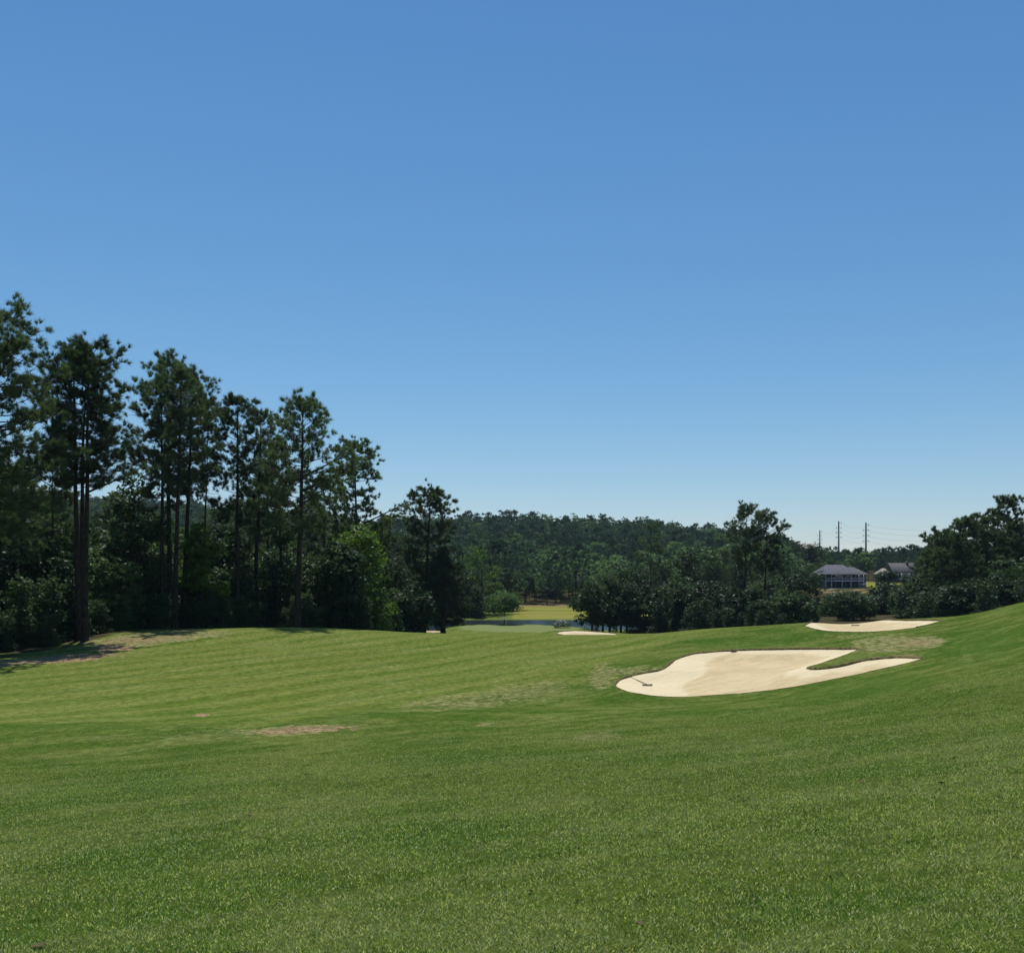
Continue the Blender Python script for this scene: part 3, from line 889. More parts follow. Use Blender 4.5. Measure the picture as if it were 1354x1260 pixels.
def dec_parts(H, R, seed, base=.25, lobes=12, nleaf=5200, size=.24, squash=1.0, r0=None, lean=(0, 0), stems=1, shape='round', skirt=0):
    G = np.random.default_rng(seed)
    r0 = r0 or H * .014
    tb, cb = MB(), MB()
    ch = H * (1 - base); cz = H * base + ch * .5
    cen, rad = [], []
    for k in range(lobes):
        while True:
            q = G.uniform(-1, 1, 3)
            if np.linalg.norm(q) < 1: break
        if shape == 'cone': sc = np.clip(.95 - .62 * (q[2] + 1) / 2 * 1.25, .2, 1)
        elif shape == 'column': sc = .8
        else: sc = 1.0
        r = R * G.uniform(.30, .50)
        rr = max(R * sc - r * .75, .1)
        zz = cz + q[2] * (ch * .5 - r * .8)
        th = G.uniform(0, 6.28); ro = math.sqrt(G.uniform(.12, 1))
        cen.append([lean[0] * zz / H + math.cos(th) * ro * rr, lean[1] * zz / H + math.sin(th) * ro * rr, zz]); rad.append(r)
    for k in range(skirt):
        r = R * G.uniform(.30, .42); th = 6.283 * (k + G.random() * .6) / skirt
        cen.append([math.cos(th) * R * .55, math.sin(th) * R * .55, max(r * .55, base * H + r * .6)]); rad.append(r)
    cen.append([lean[0], lean[1], H - R * .36]); rad.append(R * .36)
    cen = np.array(cen); rad = np.array(rad)
    for s in range(stems):
        off = G.normal(0, .25, 2) * (stems > 1)
        hs = np.linspace(0, 1, 8)
        tp = np.stack([off[0] * (1 + hs * 3) + lean[0] * hs * .7 + np.cumsum(G.normal(0, .04, 8)) * hs, off[1] * (1 + hs * 3) + lean[1] * hs * .7, hs * H * .72 - .3 * (hs == 0)], 1)
        rr = r0 * (1 - .8 * hs) / math.sqrt(stems); rr[0] *= 1.3
        tb.tube(tp, rr, 8)
        for c, r in zip(cen, rad):
            if G.random() > 1.0 / stems + .1: continue
            h0 = min(max(base * H * G.uniform(.6, 1.0), c[2] * .5), H * .6)
            p = np.array([np.interp(h0, tp[:, 2], tp[:, i]) for i in range(3)])
            mid_ = (p + c) / 2 + np.array([0, 0, -.08 * H * G.random()]) * .5 + G.normal(0, .15, 3)
            tb.tube([p, mid_, c], [r0 * .42, r0 * .28, r0 * .1], 5)
    w = rad ** 2; cnt = np.maximum(1, (nleaf * w / w.sum()).astype(int))
    Cs, Ns = [], []
    for c, r, k in zip(cen, rad, cnt):
        # leaves hang in sprays around each lobe
        ns = max(4, k // 9)
        d = unit(G.normal(size=(ns, 3))); d[:, 2] = np.where(d[:, 2] < 0, d[:, 2] * .55, d[:, 2])
        sp = c + d * r * (.55 + .5 * np.sqrt(G.random((ns, 1)))) * np.array([1, 1, squash])
        i = G.integers(0, ns, k)
        q = sp[i] + G.normal(0, r * .13 + size * .35, (k, 3)) * np.array([1, 1, .55])
        Cs.append(q); Ns.append(d[i] * .45 + G.normal(0, .55, (k, 3)) + np.array([0, 0, .55]))
    leaves(cb, np.concatenate(Cs), np.concatenate(Ns), size, G)
    return tb, cb


def place_tree(name, parts, px, Y, label, cat, group=None, leaf='leaf', bark='bark_grey', rz=0.0, Xoff=0.0):
    X = (px - CX) / F * Y + Xoff
    root = empty(name, (X, Y, float(terrain(X, Y))), rz)
    tag(root, label, cat, group)
    tb, cb = parts
    tb.build('trunk', M[bark], root, True)
    cb.build('crown', M[leaf], root)
    return root


def height_for(px, Y, top):
    return EYE + (HY - top) / F * Y - gz(px, Y)


def copy_tree(root, px, Y, scale, rz, label=None, group=None, squeeze=1.0):
    r = root.copy(); COL.objects.link(r)
    X = (px - CX) / F * Y
    r.location = (X, Y, float(terrain(X, Y)) - .05)
    r.rotation_euler = (0, 0, rz)
    r.scale = (scale * squeeze, scale * squeeze, scale)
    if label: r['label'] = label
    if group: r['group'] = group
    for ch in root.children:
        c = ch.copy(); COL.objects.link(c); c.parent = r
    return r


def pine(px, Y, top, R, seed, label, base=.45, pxtop=None, group='tall pines', name='pine_tree', leaf='needle', **kw):
    H = height_for(px, Y, top)
    lx = ((pxtop if pxtop is not None else px) - px) / F * Y
    return place_tree(name, pine_parts(H, R, seed, base, (lx, 0), **kw), px, Y, label, 'pine tree', group, leaf, 'bark')


GP = 'tall pines at the left edge of the course'
RT, LF = 0.0, math.pi
pine(-12, 80, 386, 5.2, 11, 'tallest pine at the far left cut by the edge of the picture', .34, group=GP, whorls=36, per=4, tufts=3.6)
pine(104, 88, 440, 3.6, 12, 'tall pine with the left of three close trunks beside bare shaded ground', .54, pxtop=96, group=GP, whorls=20, per=3, extra=((.62, 2.9, 4.4),))
pine(108, 90, 462, 3.4, 13, 'tall pine with the middle of three close trunks beside bare shaded ground', .62, pxtop=106, group=GP, whorls=14)
pine(112, 87, 432, 3.8, 14, 'tall pine with the right of three close trunks beside bare shaded ground', .52, pxtop=117, group=GP, whorls=21, per=3, extra=((.50, .1, 5.0), (.56, -.3, 4.2)))
pine(69, 100, 590, 3.6, 15, 'shorter pine behind and left of the three close trunks', .42, group=GP, whorls=17)
pine(214, 104, 492, 3.1, 16, 'pine with thin left trunk in the second group of tall pines', .50, group=GP, whorls=15, extra=((.66, 3.1, 3.8),))
pine(225, 106, 452, 3.5, 17, 'highest round topped pine in the second group of tall pines', .53, pxtop=224, group=GP, whorls=20, per=3)
pine(231, 101, 468, 3.4, 18, 'thick trunked pine in the middle of the second group', .53, pxtop=236, group=GP, whorls=18, per=3)
pine(242, 107, 478, 3.5, 19, 'pine on the right side of the second group leaning right', .52, pxtop=254, group=GP, whorls=17)
pine(265, 112, 512, 2.1, 20, 'thin leaning pine with small crown and bare trunk against sky', .66, pxtop=279, group=GP, whorls=15, per=2, r0=.16)
pine(314, 110, 506, 3.1, 21, 'slim straight pine between the thin leaning pine and wide crowned pine', .46, group=GP, whorls=20)
pine(336, 118, 527, 3.2, 22, 'pine close behind the slim straight one with ragged crown', .45, pxtop=345, group=GP, whorls=21)
pine(392, 104, 511, 4.0, 23, 'wide crowned pine with thick dark trunk and long limbs reaching right', .42, pxtop=402, group=GP, whorls=26, per=3, r0=.36,
     extra=((.60, .15, 6.2), (.66, -.1, 5.6), (.56, .5, 5.2), (.52, 2.8, 4.6)))
pine(472, 135, 566, 3.9, 24, 'pine with layered cloud like crown tiers at the right of the tall row', .40, pxtop=469, group=GP, whorls=25, per=4, gaps=((.60, .66), (.36, .40)),
     profile=[(0, .7), (.2, 1.05), (.34, 1.1), (.42, .7), (.6, .75), (.72, 1.0), (.88, .8), (1, .4)], K=28, flat=.6, upright=.55, extra=((.55, .1, 6.6), (.50, -.2, 6.2), (.47, .3, 5.0)), tw=.08)
pine(560, 168, 632, 4.2, 25, 'dark dense pine with round tiered top standing beside the putting green', .30, pxtop=568, group=GP, whorls=30, per=4, gaps=((.68, .73),),
     profile=[(0, .75), (.3, .95), (.5, 1.0), (.66, .8), (.75, 1.05), (.86, .85), (.95, .6), (1, .4)], K=28, flat=.6, upright=.45, tw=.095, tl=.6, r0=.38)
pine(586, 166, 722, 5.2, 26, 'short broad young pine with low branches beside the green', .12, group=None, whorls=22, per=4, leaf='needle_young', name='young_pine',
     profile=[(0, .8), (.15, 1.05), (.35, .95), (.6, .66), (.85, .3), (1, .08)], K=26, tw=.10, sub=9, tufts=4, r0=.42, upright=.6, dead=0)
# pines further right
GR = 'pines in the middle and right distance'
pine(860, 215, 686, 2.9, 31, 'tall thin brownish pine rising behind the waterside oaks', .48, group=GR, pxtop=859, whorls=17, per=2, r0=.2, tw=.105, K=11, tl=.65,
     gaps=((.80, .90),), profile=[(0, .6), (.3, 1.3), (.7, 1.0), (.8, .5), (.92, 1.0), (1, .5)])
pine(984, 190, 660, 3.6, 32, 'left of the twin tall pines above the middle tree line', .52, group=GR, pxtop=987, whorls=20, per=3, tw=.10, tl=.62, K=14, extra=((.78, 3.1, 4.0),))
pine(1010, 194, 671, 3.4, 33, 'right of the twin tall pines above the middle tree line', .50, group=GR, pxtop=1014, whorls=20, per=3, tw=.10, tl=.62, K=15, extra=((.80, .1, 4.4),))
pine(1326, 190, 650, 4.7, 34, 'tallest dark pine on the right behind the grassy slope', .30, group=GR, pxtop=1331, whorls=27, per=3, tw=.105, K=26, tl=.62, profile=[(0, .8), (.3, 1.05), (.6, .9), (.8, .8), (.93, .7), (1, .4)])
pine(1302, 196, 676, 4.4, 35, 'pine just left of the tallest right hand pine', .30, group=GR, whorls=24, per=3, tw=.105, K=26, tl=.62)
pine(1277, 186, 679, 3.2, 36, 'open topped pine with sky showing through at right', .38, group=GR, whorls=20, per=3, tw=.10, tl=.62)
pine(1247, 192, 697, 4.2, 37, 'lower rounded pine at the left of the right hand group', .30, group=GR, whorls=22, per=3, tw=.105, K=26, tl=.62)
pine(1340, 184, 688, 4.0, 39, 'dark pine pressed against the right side of the tallest right pine', .14, group=GR, whorls=26, per=3, tw=.105, K=26, tl=.62)
pine(1314, 178, 700, 4.2, 40, 'dark full pine low in front of the tallest right pine', .10, group=GR, whorls=26, per=3, tw=.105, K=26, tl=.62)
pine(1262, 176, 706, 4.2, 71, 'dark full pine in front of the open topped right pine', .10, group=GR, whorls=26, per=3, tw=.105, K=26, tl=.62)
pine(1238, 184, 724, 3.4, 72, 'shortest pine at the left foot of the right hand group', .10, group=GR, whorls=24, per=3, tw=.105, K=26, tl=.62)
pine(1356, 205, 706, 3.4, 38, 'pine cut by the right edge of the picture', .3, group=GR, whorls=20, per=3, tw=.105, tl=.62)


# deciduous heroes
def dec(px, Y, top, R, seed, label, cat='tree', group=None, leaf='leaf', name='broadleaf_tree', **kw):
    H = height_for(px, Y, top)
    return place_tree(name, dec_parts(H, R, seed, **kw), px, Y, label, cat, group, leaf)


dec(667, 217, 782, 4.5, 41, 'small round crowned tree standing alone behind the putting green', base=.30, lobes=16, nleaf=6500, size=.22, name='round_tree', leaf='leaf_round')
GO = 'oaks on the near lake shore'
for i, (px, Y, top, R, lb, lf) in enumerate((
        (783, 196, 765, 3.6, 'leftmost oak of the waterside clump with low spreading branches', 'leaf'),
        (797, 205, 750, 4.2, 'second oak in the waterside clump with broad high crown', 'leaf'),
        (806, 199, 758, 3.6, 'front oak with slim trunk in the waterside clump', 'leaf_dark'),
        (821, 208, 745, 4.3, 'highest oak in the middle of the waterside clump', 'leaf'),
        (829, 198, 770, 3.4, 'lower oak at the right of the waterside clump', 'leaf_dark'),
        (845, 206, 756, 3.8, 'oak beside the thin brownish pine at the clump end', 'leaf_dark'))):
    dec(px, Y, top, R * 1.2, 50 + i, lb, 'oak tree', GO, lf, 'oak_tree', base=.14, lobes=16, skirt=4, nleaf=6400, size=.25, r0=.24)
for i, (px, Y, top, R, lb, lf) in enumerate((
        (872, 200, 774, 3.2, 'mid green tree right of the thin brownish pine', 'leaf_dark'),
        (893, 196, 760, 3.6, 'leafy tree between the oak clump and the dark grove', 'leaf'),
        (913, 192, 772, 3.4, 'dark bushy tree left of the twin pines', 'leaf_dark'),
        (932, 188, 766, 3.6, 'broad dark tree in the grove left of the twin pines', 'leaf_dark'),
        (953, 184, 770, 3.8, 'dark tree close beside the left twin pine', 'leaf_dark'),
        (972, 178, 775, 3.3, 'low dark tree under the left twin pine', 'leaf_dark'),
        (998, 180, 774, 3.4, 'dark tree between the trunks of the twin pines', 'leaf_dark'),
        (1022, 205, 760, 3.8, 'tree right of the twin pines with lighter top', 'leaf'),
        (1060, 235, 748, 5.2, 'large dark tree left of the porch house', 'leaf_dark'),
        (1052, 170, 782, 3.6, 'round dense tree in front of the pale cottage', 'leaf'),
        (1104, 225, 786, 2.8, 'yellowish green bush tree right of the pale cottage', 'leaf'),
        (1127, 205, 780, 4.2, 'round dark tree in front of the porch house', 'leaf_dark'),
        (1158, 230, 787, 3.4, 'small dark tree below the house lawn', 'leaf_dark'),
        (1176, 240, 768, 4.4, 'dark rounded tree below the second house', 'leaf_dark'),
        (1174, 340, 753, 3.2, 'tree covering the left part of the second house', 'leaf_dark'),
        (1203, 215, 770, 4.2, 'bright leafy tree at the left foot of the right pines', 'leaf'),
        (1224, 185, 754, 4.0, 'tall leafy tree left of the right hand pines', 'leaf'),
        (1238, 160, 778, 3.6, 'bushy tree at the bottom of the right hand pines', 'leaf_dark'),
        (1262, 150, 772, 3.6, 'dark bushy tree under the open topped pine', 'leaf_dark'),
        (1292, 150, 765, 3.6, 'low dark tree left of the tallest right pine', 'leaf_dark'),
        (1318, 148, 758, 3.2, 'low tree under the tallest right pine', 'leaf_dark'),
        (1352, 165, 735, 4.2, 'green tree at the right edge above the slope', 'leaf'),
        (637, 288, 720, 6.8, 'bright green broadleaf tree on the far left lake shore', 'leaf_bright'),
        (612, 292, 738, 5.6, 'green tree left of the bright lakeside tree', 'leaf'),
        (660, 316, 744, 5.0, 'dark tree right of the bright lakeside tree', 'leaf_dark'),
        (545, 152, 768, 2.8, 'small tree with slim bare trunk beside the dark dense pine', 'leaf_dark'),
        (515, 148, 742, 3.6, 'slim trunked tree at the right end of the woods', 'leaf_dark'),
        (503, 152, 760, 3.2, 'thin dark stemmed tree next to the woods edge', 'leaf_dark'),
        (478, 122, 692, 4.2, 'bright leafy tree at the right end of the left woods', 'leaf_bright'),
        (445, 116, 715, 3.6, 'layered green tree under the wide crowned pine', 'leaf'),
        (183, 106, 628, 4.0, 'big leafy oak between the two groups of tall pines', 'leaf'),
        (165, 112, 668, 3.6, 'leafy tree left of the big woodland oak', 'leaf_dark'),
        (265, 108, 692, 2.8, 'yellow green leafy tree below the thin leaning pine', 'leaf_bright'),
        (300, 118, 690, 3.2, 'dark leafy tree under the slim straight pine', 'leaf_dark'))):
    dec(px, Y, top, R * (1.18 if Y > 140 else 1.0), 80 + i, lb, 'tree', 'broadleaf trees around the course', lf, base=.03, lobes=15, skirt=(6 if Y > 120 else 3), nleaf=5600, size=.22 + Y * .0003)

# flowering shrub on the shore
p = dec(742, 205, 822, 1.9, 160, 'white flowering shrub on the lake shore right of the green', 'shrub', None, 'leaf', 'flowering_shrub', base=.05, lobes=8, nleaf=900, size=.13)
G = np.random.default_rng(5)
mb = MB(); k = 230
d = unit(G.normal(size=(k, 3))); d[:, 2] = np.abs(d[:, 2])
leaves(mb, d * np.array([1.75, 1.4, 1.55]) * G.uniform(.85, 1.08, (k, 1)) + [0, 0, .25], d + G.normal(0, .4, (k, 3)), .14, G)
mb.build('blossom', M['flower'], p)

# shared understory trees: protos then copies
def proto(name, parts, cat, leaf, bark):
    root = empty(name, (0, 0, -60)); root['category'] = cat
    parts[0].build('trunk', M[bark], root, True); parts[1].build('crown', M[leaf], root)
    return root


UP = [proto('understory_tree', dec_parts(10, 3.2, 200 + i, base=.02, lobes=13, nleaf=3200, size=.22, r0=.09, stems=1 + i % 3, skirt=5, shape=('round', 'column', 'cone', 'round', 'column')[i]), 'tree',
            ('leaf_dark', 'leaf', 'leaf_dark', 'leaf_mid', 'leaf')[i], 'bark_grey') for i in range(5)]
WP = [proto('woodland_pine', pine_parts(22, 3.0, 230 + i, .45, whorls=17, K=11, tw=.12, tl=.6), 'pine tree', 'needle', 'bark') for i in range(3)]
UPD = [UP[0], UP[2]]
used = set()


def spawn(pool, px, Y, scale, rz, label, group, squeeze=1.0):
    src = pool[random.randrange(len(pool))]
    if src.name not in used:
        used.add(src.name)
        X = (px - CX) / F * Y
        src.location = (X, Y, float(terrain(X, Y)) - .05); src.rotation_euler = (0, 0, rz); src.scale = (scale * squeeze, scale * squeeze, scale)
        src['label'] = label; src['group'] = group
        return src
    return copy_tree(src, px, Y, scale, rz, label, group, squeeze)


LU = 'dark leafy understory tree in the shade of the tall left pines'
GU = 'understory trees filling the left woods'
edgeY = lambda px: float(np.interp(px, [-160, 0, 60, 110, 150, 200, 300, 480, 540], [74, 80, 84, 90, 96, 102, 106, 114, 150]))
for row, (dy, hmin, hmax, step) in enumerate(((1.5, 2.0, 4.5, 11), (5, 5, 8.5, 20), (11, 8, 12, 24), (20, 10, 14, 30), (34, 11, 15, 38))):
    px = -140.0
    while px < 530:
        Y = edgeY(px) + dy + random.uniform(-2, 2)
        lim = float(np.interp(px, [-140, 150, 300, 480, 530], [640, 655, 700, 715, 745]))
        h = min(random.uniform(hmin, hmax), height_for(px, Y, lim))
        spawn(UP, px, Y, h / 10, random.uniform(0, 6.28), LU, GU, random.uniform(.9, 1.25))
        px += step * random.uniform(.7, 1.3)
LWP = 'slender pine deep in the left woods behind the tall row'
for px, Y, top in ((20, 105, 610), (48, 118, 640), (75, 130, 640), (135, 125, 672), (290, 140, 665), (355, 135, 610), (372, 122, 572), (430, 128, 620),
                   (415, 150, 650), (-40, 100, 560), (330, 150, 655), (500, 170, 690), (520, 180, 700), (30, 92, 600)):
    spawn(WP, px, Y, height_for(px, Y, top) / 22, random.uniform(0, 6.28), LWP, 'slender pines deep in the left woods')

LM = 'mid distance broadleaf tree in the woods behind the course'
GM = 'mid distance woodland trees'
for (a, b, y0, y1, n_, t0, t1) in ((-120, 560, 165, 380, 70, 640, 720), (880, 1045, 225, 380, 46, 720, 770), (1215, 1420, 215, 400, 44, 716, 752), (845, 905, 235, 300, 0, 760, 780)):
    for _ in range(n_):
        px = random.uniform(a, b); Y = random.uniform(y0, y1)
        if gz(px, Y) < -12.4: continue
        h = height_for(px, Y, random.uniform(t0, t1))
        h = min(max(h, 6), 19)
        spawn(UP if random.random() < .75 else WP, px, Y, 1, random.uniform(0, 6.28), LM, GM)
        o = bpy.context.view_layer.objects
        r = list(COL.objects)
        # scale the tree just placed to its height
        root = [q for q in r[-4:] if q.type == 'EMPTY']
        root = root[-1] if root else None
        if root is not None:
            k = h / (22 if root.name.startswith('woodland') else 10)
            sq = random.uniform(.8, 1.1) if root.name.startswith('woodland') else random.uniform(.75, 1.0)
            root.scale = (k * sq, k * sq, k)

LS = 'low dark leafy tree along the wood edge behind the grassy crest'
GS = 'low trees along the wood edge behind the crest'
for a, b, n_, ys, ts in ((866, 1046, 15, (0, 45), (785, 812)), (1190, 1420, 18, (4, 55), (768, 796))):
    for q in range(n_):
        px = a + (b - a) * (q + random.random()) / n_
        Y = float(np.interp(px, [860, 900, 960, 1040, 1110, 1200, 1400], [185, 155, 134, 126, 122, 120, 116])) + random.uniform(*ys)
        h = height_for(px, Y, random.uniform(*ts) + (-18 if px > 1330 else 0))
        spawn(UPD, px, Y, max(h, 2.5) / 10, random.uniform(0, 6.28), LS, GS, random.uniform(1.0, 1.4))
LFS = 'dark tree on the far lake shore behind the trunks'
for q in range(24):
    px = 440 + 196 * (q + random.random()) / 24
    Y = random.uniform(276, 284)
    spawn(UP if q % 3 else WP, px, Y, random.uniform(.8, 1.3) if q % 3 else random.uniform(.5, .7), random.uniform(0, 6.28), LFS, 'trees on the far lake shore', 1.1)
for px, Y, h in ((598, 222, 2.6), (612, 224, 3.0), (836, 204, 4.2), (845, 200, 4.8), (852, 206, 3.6), (862, 208, 4.0), (812, 214, 2.2), (790, 216, 1.8)):
    spawn(UP, px, Y, h / 10, random.uniform(0, 6.28), 'low dark bush on the near lake shore among the trunks', 'bushes on the near lake shore', 1.5)
for px, tp in ((1048, 712), (1057, 715), (1069, 720), (1079, 717), (1088, 722)):
    spawn(UP, px, 452, height_for(px, 452, tp) / 10, random.uniform(0, 6.28), 'tree standing in front of the distant tan roofed house', 'trees before the tan roofed house', 1.0)

# ------------------------------------------------------------------ wooded hillside
def hill_dec(seed, n=900, size=.60):
    return dec_parts(15, 6.6, seed, base=.10, lobes=11, nleaf=n, size=size, r0=.2)


def hill_pine(seed, n=1):
    return pine_parts(19, 3.6, seed, .34, whorls=11, per=3, sub=3, tufts=2, K=5, tl=1.1, tw=.42, dead=0)


def fuse(parts, leafm, barkm, name):
    tb, cb = parts
    mb = MB()
    for f_, v_ in zip(tb.f, tb.v): pass
    mb.v = tb.v + cb.v; mb.f = tb.f + [f_ + tb.n for f_ in cb.f]; mb.m = [0] * len(tb.f) + [1] * len(cb.f); mb.n = tb.n + cb.n
    return mb


HB = {'d': [fuse(hill_dec(300 + i), 0, 0, '') for i in range(7)], 'p': [fuse(hill_pine(330 + i), 0, 0, '') for i in range(5)]}
HM = {'d': [b.mesh('hillside_tree', [M['bark_grey'], M['hill_leaf']]) for b in HB['d']], 'p': [b.mesh('hillside_pine', [M['bark'], M['hill_needle']]) for b in HB['p']]}
spots = []
Y = 284.0
while Y < 880:
    sp = 11.0 + max(Y - 388, 0) * .008
    x0, x1 = (-120 - CX) / F * Y, (1480 - CX) / F * Y
    x = x0 + random.uniform(0, sp)
    while x < x1:
        spots.append((x + random.uniform(-.4, .4) * sp, Y + random.uniform(-.4, .4) * sp))
        x += sp
    Y += sp * .95
TOPS = ([-200, 0, 150, 480, 605, 700, 760, 860, 900, 960, 1040, 1075, 1110, 1165, 1195, 1230, 1260, 1500], [640, 650, 652, 690, 680, 680, 685, 686, 695, 699, 708, 722, 727, 731, 722, 716, 716, 716])
ind = {'d': 0, 'p': 0}
SV, SF, SM, ST, sn = [], [], [], [], 0
for X, Y in spots:
    px = CX + F * X / Y
    if 1062 < px < 1222 and Y < 425: continue
    if Y < 360 and not 560 < px < 672: continue
    if Y < 388 and not 540 < px < 870: continue
    z = float(terrain(X, Y))
    if z < -12.4: continue
    pn = float(fbm(np.array([X / 45.]), np.array([Y / 45.]), 91)[0])
    kind = 'p' if pn + random.uniform(-.16, .16) > .62 else 'd'
    h = random.uniform(12, 20) if kind == 'd' else random.uniform(15, 23)
    if px > 1045: h *= .72
    top = np.interp(px, *TOPS) + random.uniform(-7, 8)
    h = min(h, EYE + (HY - top) / F * Y - z)
    if h < 3.5: continue
    k = h / (15 if kind == 'd' else 19); sq = random.uniform(.85, 1.3) * (1.0 if k > .6 else 1.3)
    rz = random.uniform(0, 6.28)
    if ind[kind] < 290:
        v = random.randrange(len(HM[kind]))
        o = bpy.data.objects.new('hillside_tree' if kind == 'd' else 'hillside_pine', HM[kind][v])
        o.location = (X, Y, z); o.rotation_euler = (0, 0, rz); o.scale = (k * sq, k * sq, k)
        link(o); ind[kind] += 1
        if kind == 'd': tag(o, 'rounded broadleaf tree on the far wooded hillside beyond the lake', 'tree', 'broadleaf trees on the far hillside')
        else: tag(o, 'dark pine among the trees on the far wooded hillside beyond the lake', 'pine tree', 'pines on the far hillside')
    else:
        b = HB[kind][random.randrange(len(HB[kind]))]
        ca, sa = math.cos(rz) * k * sq, math.sin(rz) * k * sq
        V = np.concatenate(b.v)
        V = np.stack([V[:, 0] * ca - V[:, 1] * sa + X, V[:, 0] * sa + V[:, 1] * ca + Y, V[:, 2] * k + z], 1)
        SV.append(V); ST.append(np.full(len(V), random.uniform(-.5, .5)))
        for f_, m_ in zip(b.f, b.m):
            if m_ == 1: SF.append(f_ + sn); SM.append(0 if kind == 'd' else 1)
        sn += len(V)
mb = MB(); mb.v, mb.f, mb.m, mb.n = SV, SF, SM, sn
if sn:
    o = mb.build('far_wood', [M['hill_leaf'], M['hill_needle']], attr=np.concatenate(ST))
    tag(o, 'continuous tree cover of the far hill up to the skyline', None, None, 'stuff')
print('hill individuals', ind, 'mass verts', sn)


# ------------------------------------------------------------------ houses
M['roof_grey'] = simple('roof_shingles_grey', (.095, .097, .11), .95, .25, 1.5)
M['roof_brown'] = simple('roof_shingles_brown', (.10, .092, .095), .95, .2, 3)
M['roof_tan'] = simple('roof_shingles_tan', (.26, .235, .20), .9, .2, 3)
M['siding_navy'] = simple('siding_navy', (.035, .042, .066), .7, .15, 2)
M['siding_brown'] = simple('siding_taupe', (.13, .115, .105), .8, .15, 2)
M['siding_pale'] = simple('siding_pale', (.50, .50, .50), .8, .1, 2)
M['white'] = simple('white_paint', (.55, .56, .58), .6, .05, 2)
M['glass'] = simple('window_glass', (.02, .025, .035), .08, .1, 2, .6)
M['stone'] = simple('terrace_stone', (.5, .46, .42), .9, .15, 2)


def hip(mb, cx, cy, z, w, d, h, ridge, over=.5, t=.18):
    w2, d2 = w / 2 + over, d / 2 + over
    r = ridge / 2
    v = [[-w2, -d2, 0], [w2, -d2, 0], [w2, d2, 0], [-w2, d2, 0], [-r, 0, h], [r, 0, h],
         [-w2, -d2, -t], [w2, -d2, -t], [w2, d2, -t], [-w2, d2, -t]]
    v = np.array(v) + [cx, cy, z]
    mb.add(v, [[0, 1, 5, 4], [2, 3, 4, 5]]); mb.add(v, [[1, 2, 5], [3, 0, 4]])
    mb.add(v, [[6, 9, 8, 7], [6, 7, 1, 0], [7, 8, 2, 1], [8, 9, 3, 2], [9, 6, 0, 3]])


def gable(mb, cx, cy, z, w, d, h, over=.4, t=.2, axis='x'):
    w2, d2 = w / 2 + over, d / 2 + over
    v = np.array([[-w2, -d2, 0], [w2, -d2, 0], [w2, 0, h], [-w2, 0, h], [-w2, d2, 0], [w2, d2, 0]])
    u = v - [0, 0, t]
    if axis == 'y':
        v = v[:, [1, 0, 2]]; u = u[:, [1, 0, 2]]
    V = np.concatenate([v, u]) + [cx, cy, z]
    mb.add(V, [[0, 1, 2, 3], [3, 2, 5, 4], [7, 6, 9, 8], [8, 9, 10, 11], [0, 6, 7, 1], [4, 5, 11, 10], [0, 3, 9, 6], [3, 4, 10, 9], [1, 7, 8, 2], [2, 8, 11, 5]])


def window(parent, c, w, h, frame='white'):
    mb = MB()
    t = .12
    for sx in (-1, 1): mb.box((c[0] + sx * (w / 2 - t / 2), c[1] - .03, c[2]), (t, .1, h))
    for sz in (-1, 0, 1): mb.box((c[0], c[1] - .03, c[2] + sz * (h / 2 - t / 2)), (w - 2 * t - .002, .1, t * (1 if sz else .6)))
    f_ = mb.build('window', M[frame], parent)
    mb = MB(); mb.box((c[0], c[1], c[2]), (w - 2 * t, .06, h - 2 * t)); mb.build('pane', M['glass'], f_)


# porch house
HY1 = 365.0
hx = (1115 - CX) / F * HY1
hz = EYE - (777 - HY) / F * HY1
hs = empty('porch_house', (hx, HY1, hz)); tag(hs, 'dark navy two storey house with grey hip roof and white porch posts', 'house')
mb = MB(); mb.box((0, 4.8, 2.0), (17.2, 8.5, 6.0)); mb.build('wall', M['siding_navy'], hs)
mb = MB(); hip(mb, -2.2, 3.6, 5.05, 12.8, 12.2, 3.5, 6.4); mb.build('roof', M['roof_grey'], hs)
mb = MB(); hip(mb, 3.6, 4.4, 4.96, 10.4, 9.6, 2.7, 3.4); mb.build('roof', M['roof_grey'], hs)
mb = MB(); mb.box((-.3, -1.0, 2.55), (14.4, 3.1, .25)); mb.build('balcony_floor', M['white'], hs)
mb = MB()
for x in np.arange(-7.4, 6.9, .28): mb.box((x, -2.5, 3.15), (.05, .05, .8))
mb.box((-.3, -2.5, 3.6), (14.4, .1, .09)); mb.build('railing', M['white'], hs)
for x in (-7.3, -5.2, -1.2, 2.1, 5.0, 6.7):
    mb = MB(); mb.box((x, -2.42, 1.0), (.2, .2, 2.85)); mb.box((x, -2.42, 3.8), (.17, .17, 2.2)); mb.build('post', M['white'], hs)
for x in (-7.6, -3.5, .4, 4.0, 7.4): window(hs, (x, .5, 3.9), 1.5, 1.6)
for x in (-6.3, -3.3, 0.4, 3.6, 7.4): window(hs, (x, .5, 1.1), 1.6, 1.9)
mb = MB(); mb.box((0.6, -3.2, -.55), (15.0, 5.5, .7)); mb.build('terrace', M['stone'], hs)
mb = MB(); mb.box((6.3, -2.9, 1.25), (2.6, 1.1, .2), 0)
for k in range(8): mb.box((4.9 + k * .4, -3.2, -.1 + k * .33), (.42, 1.0, .09))
mb.build('stair', M['white'], hs)

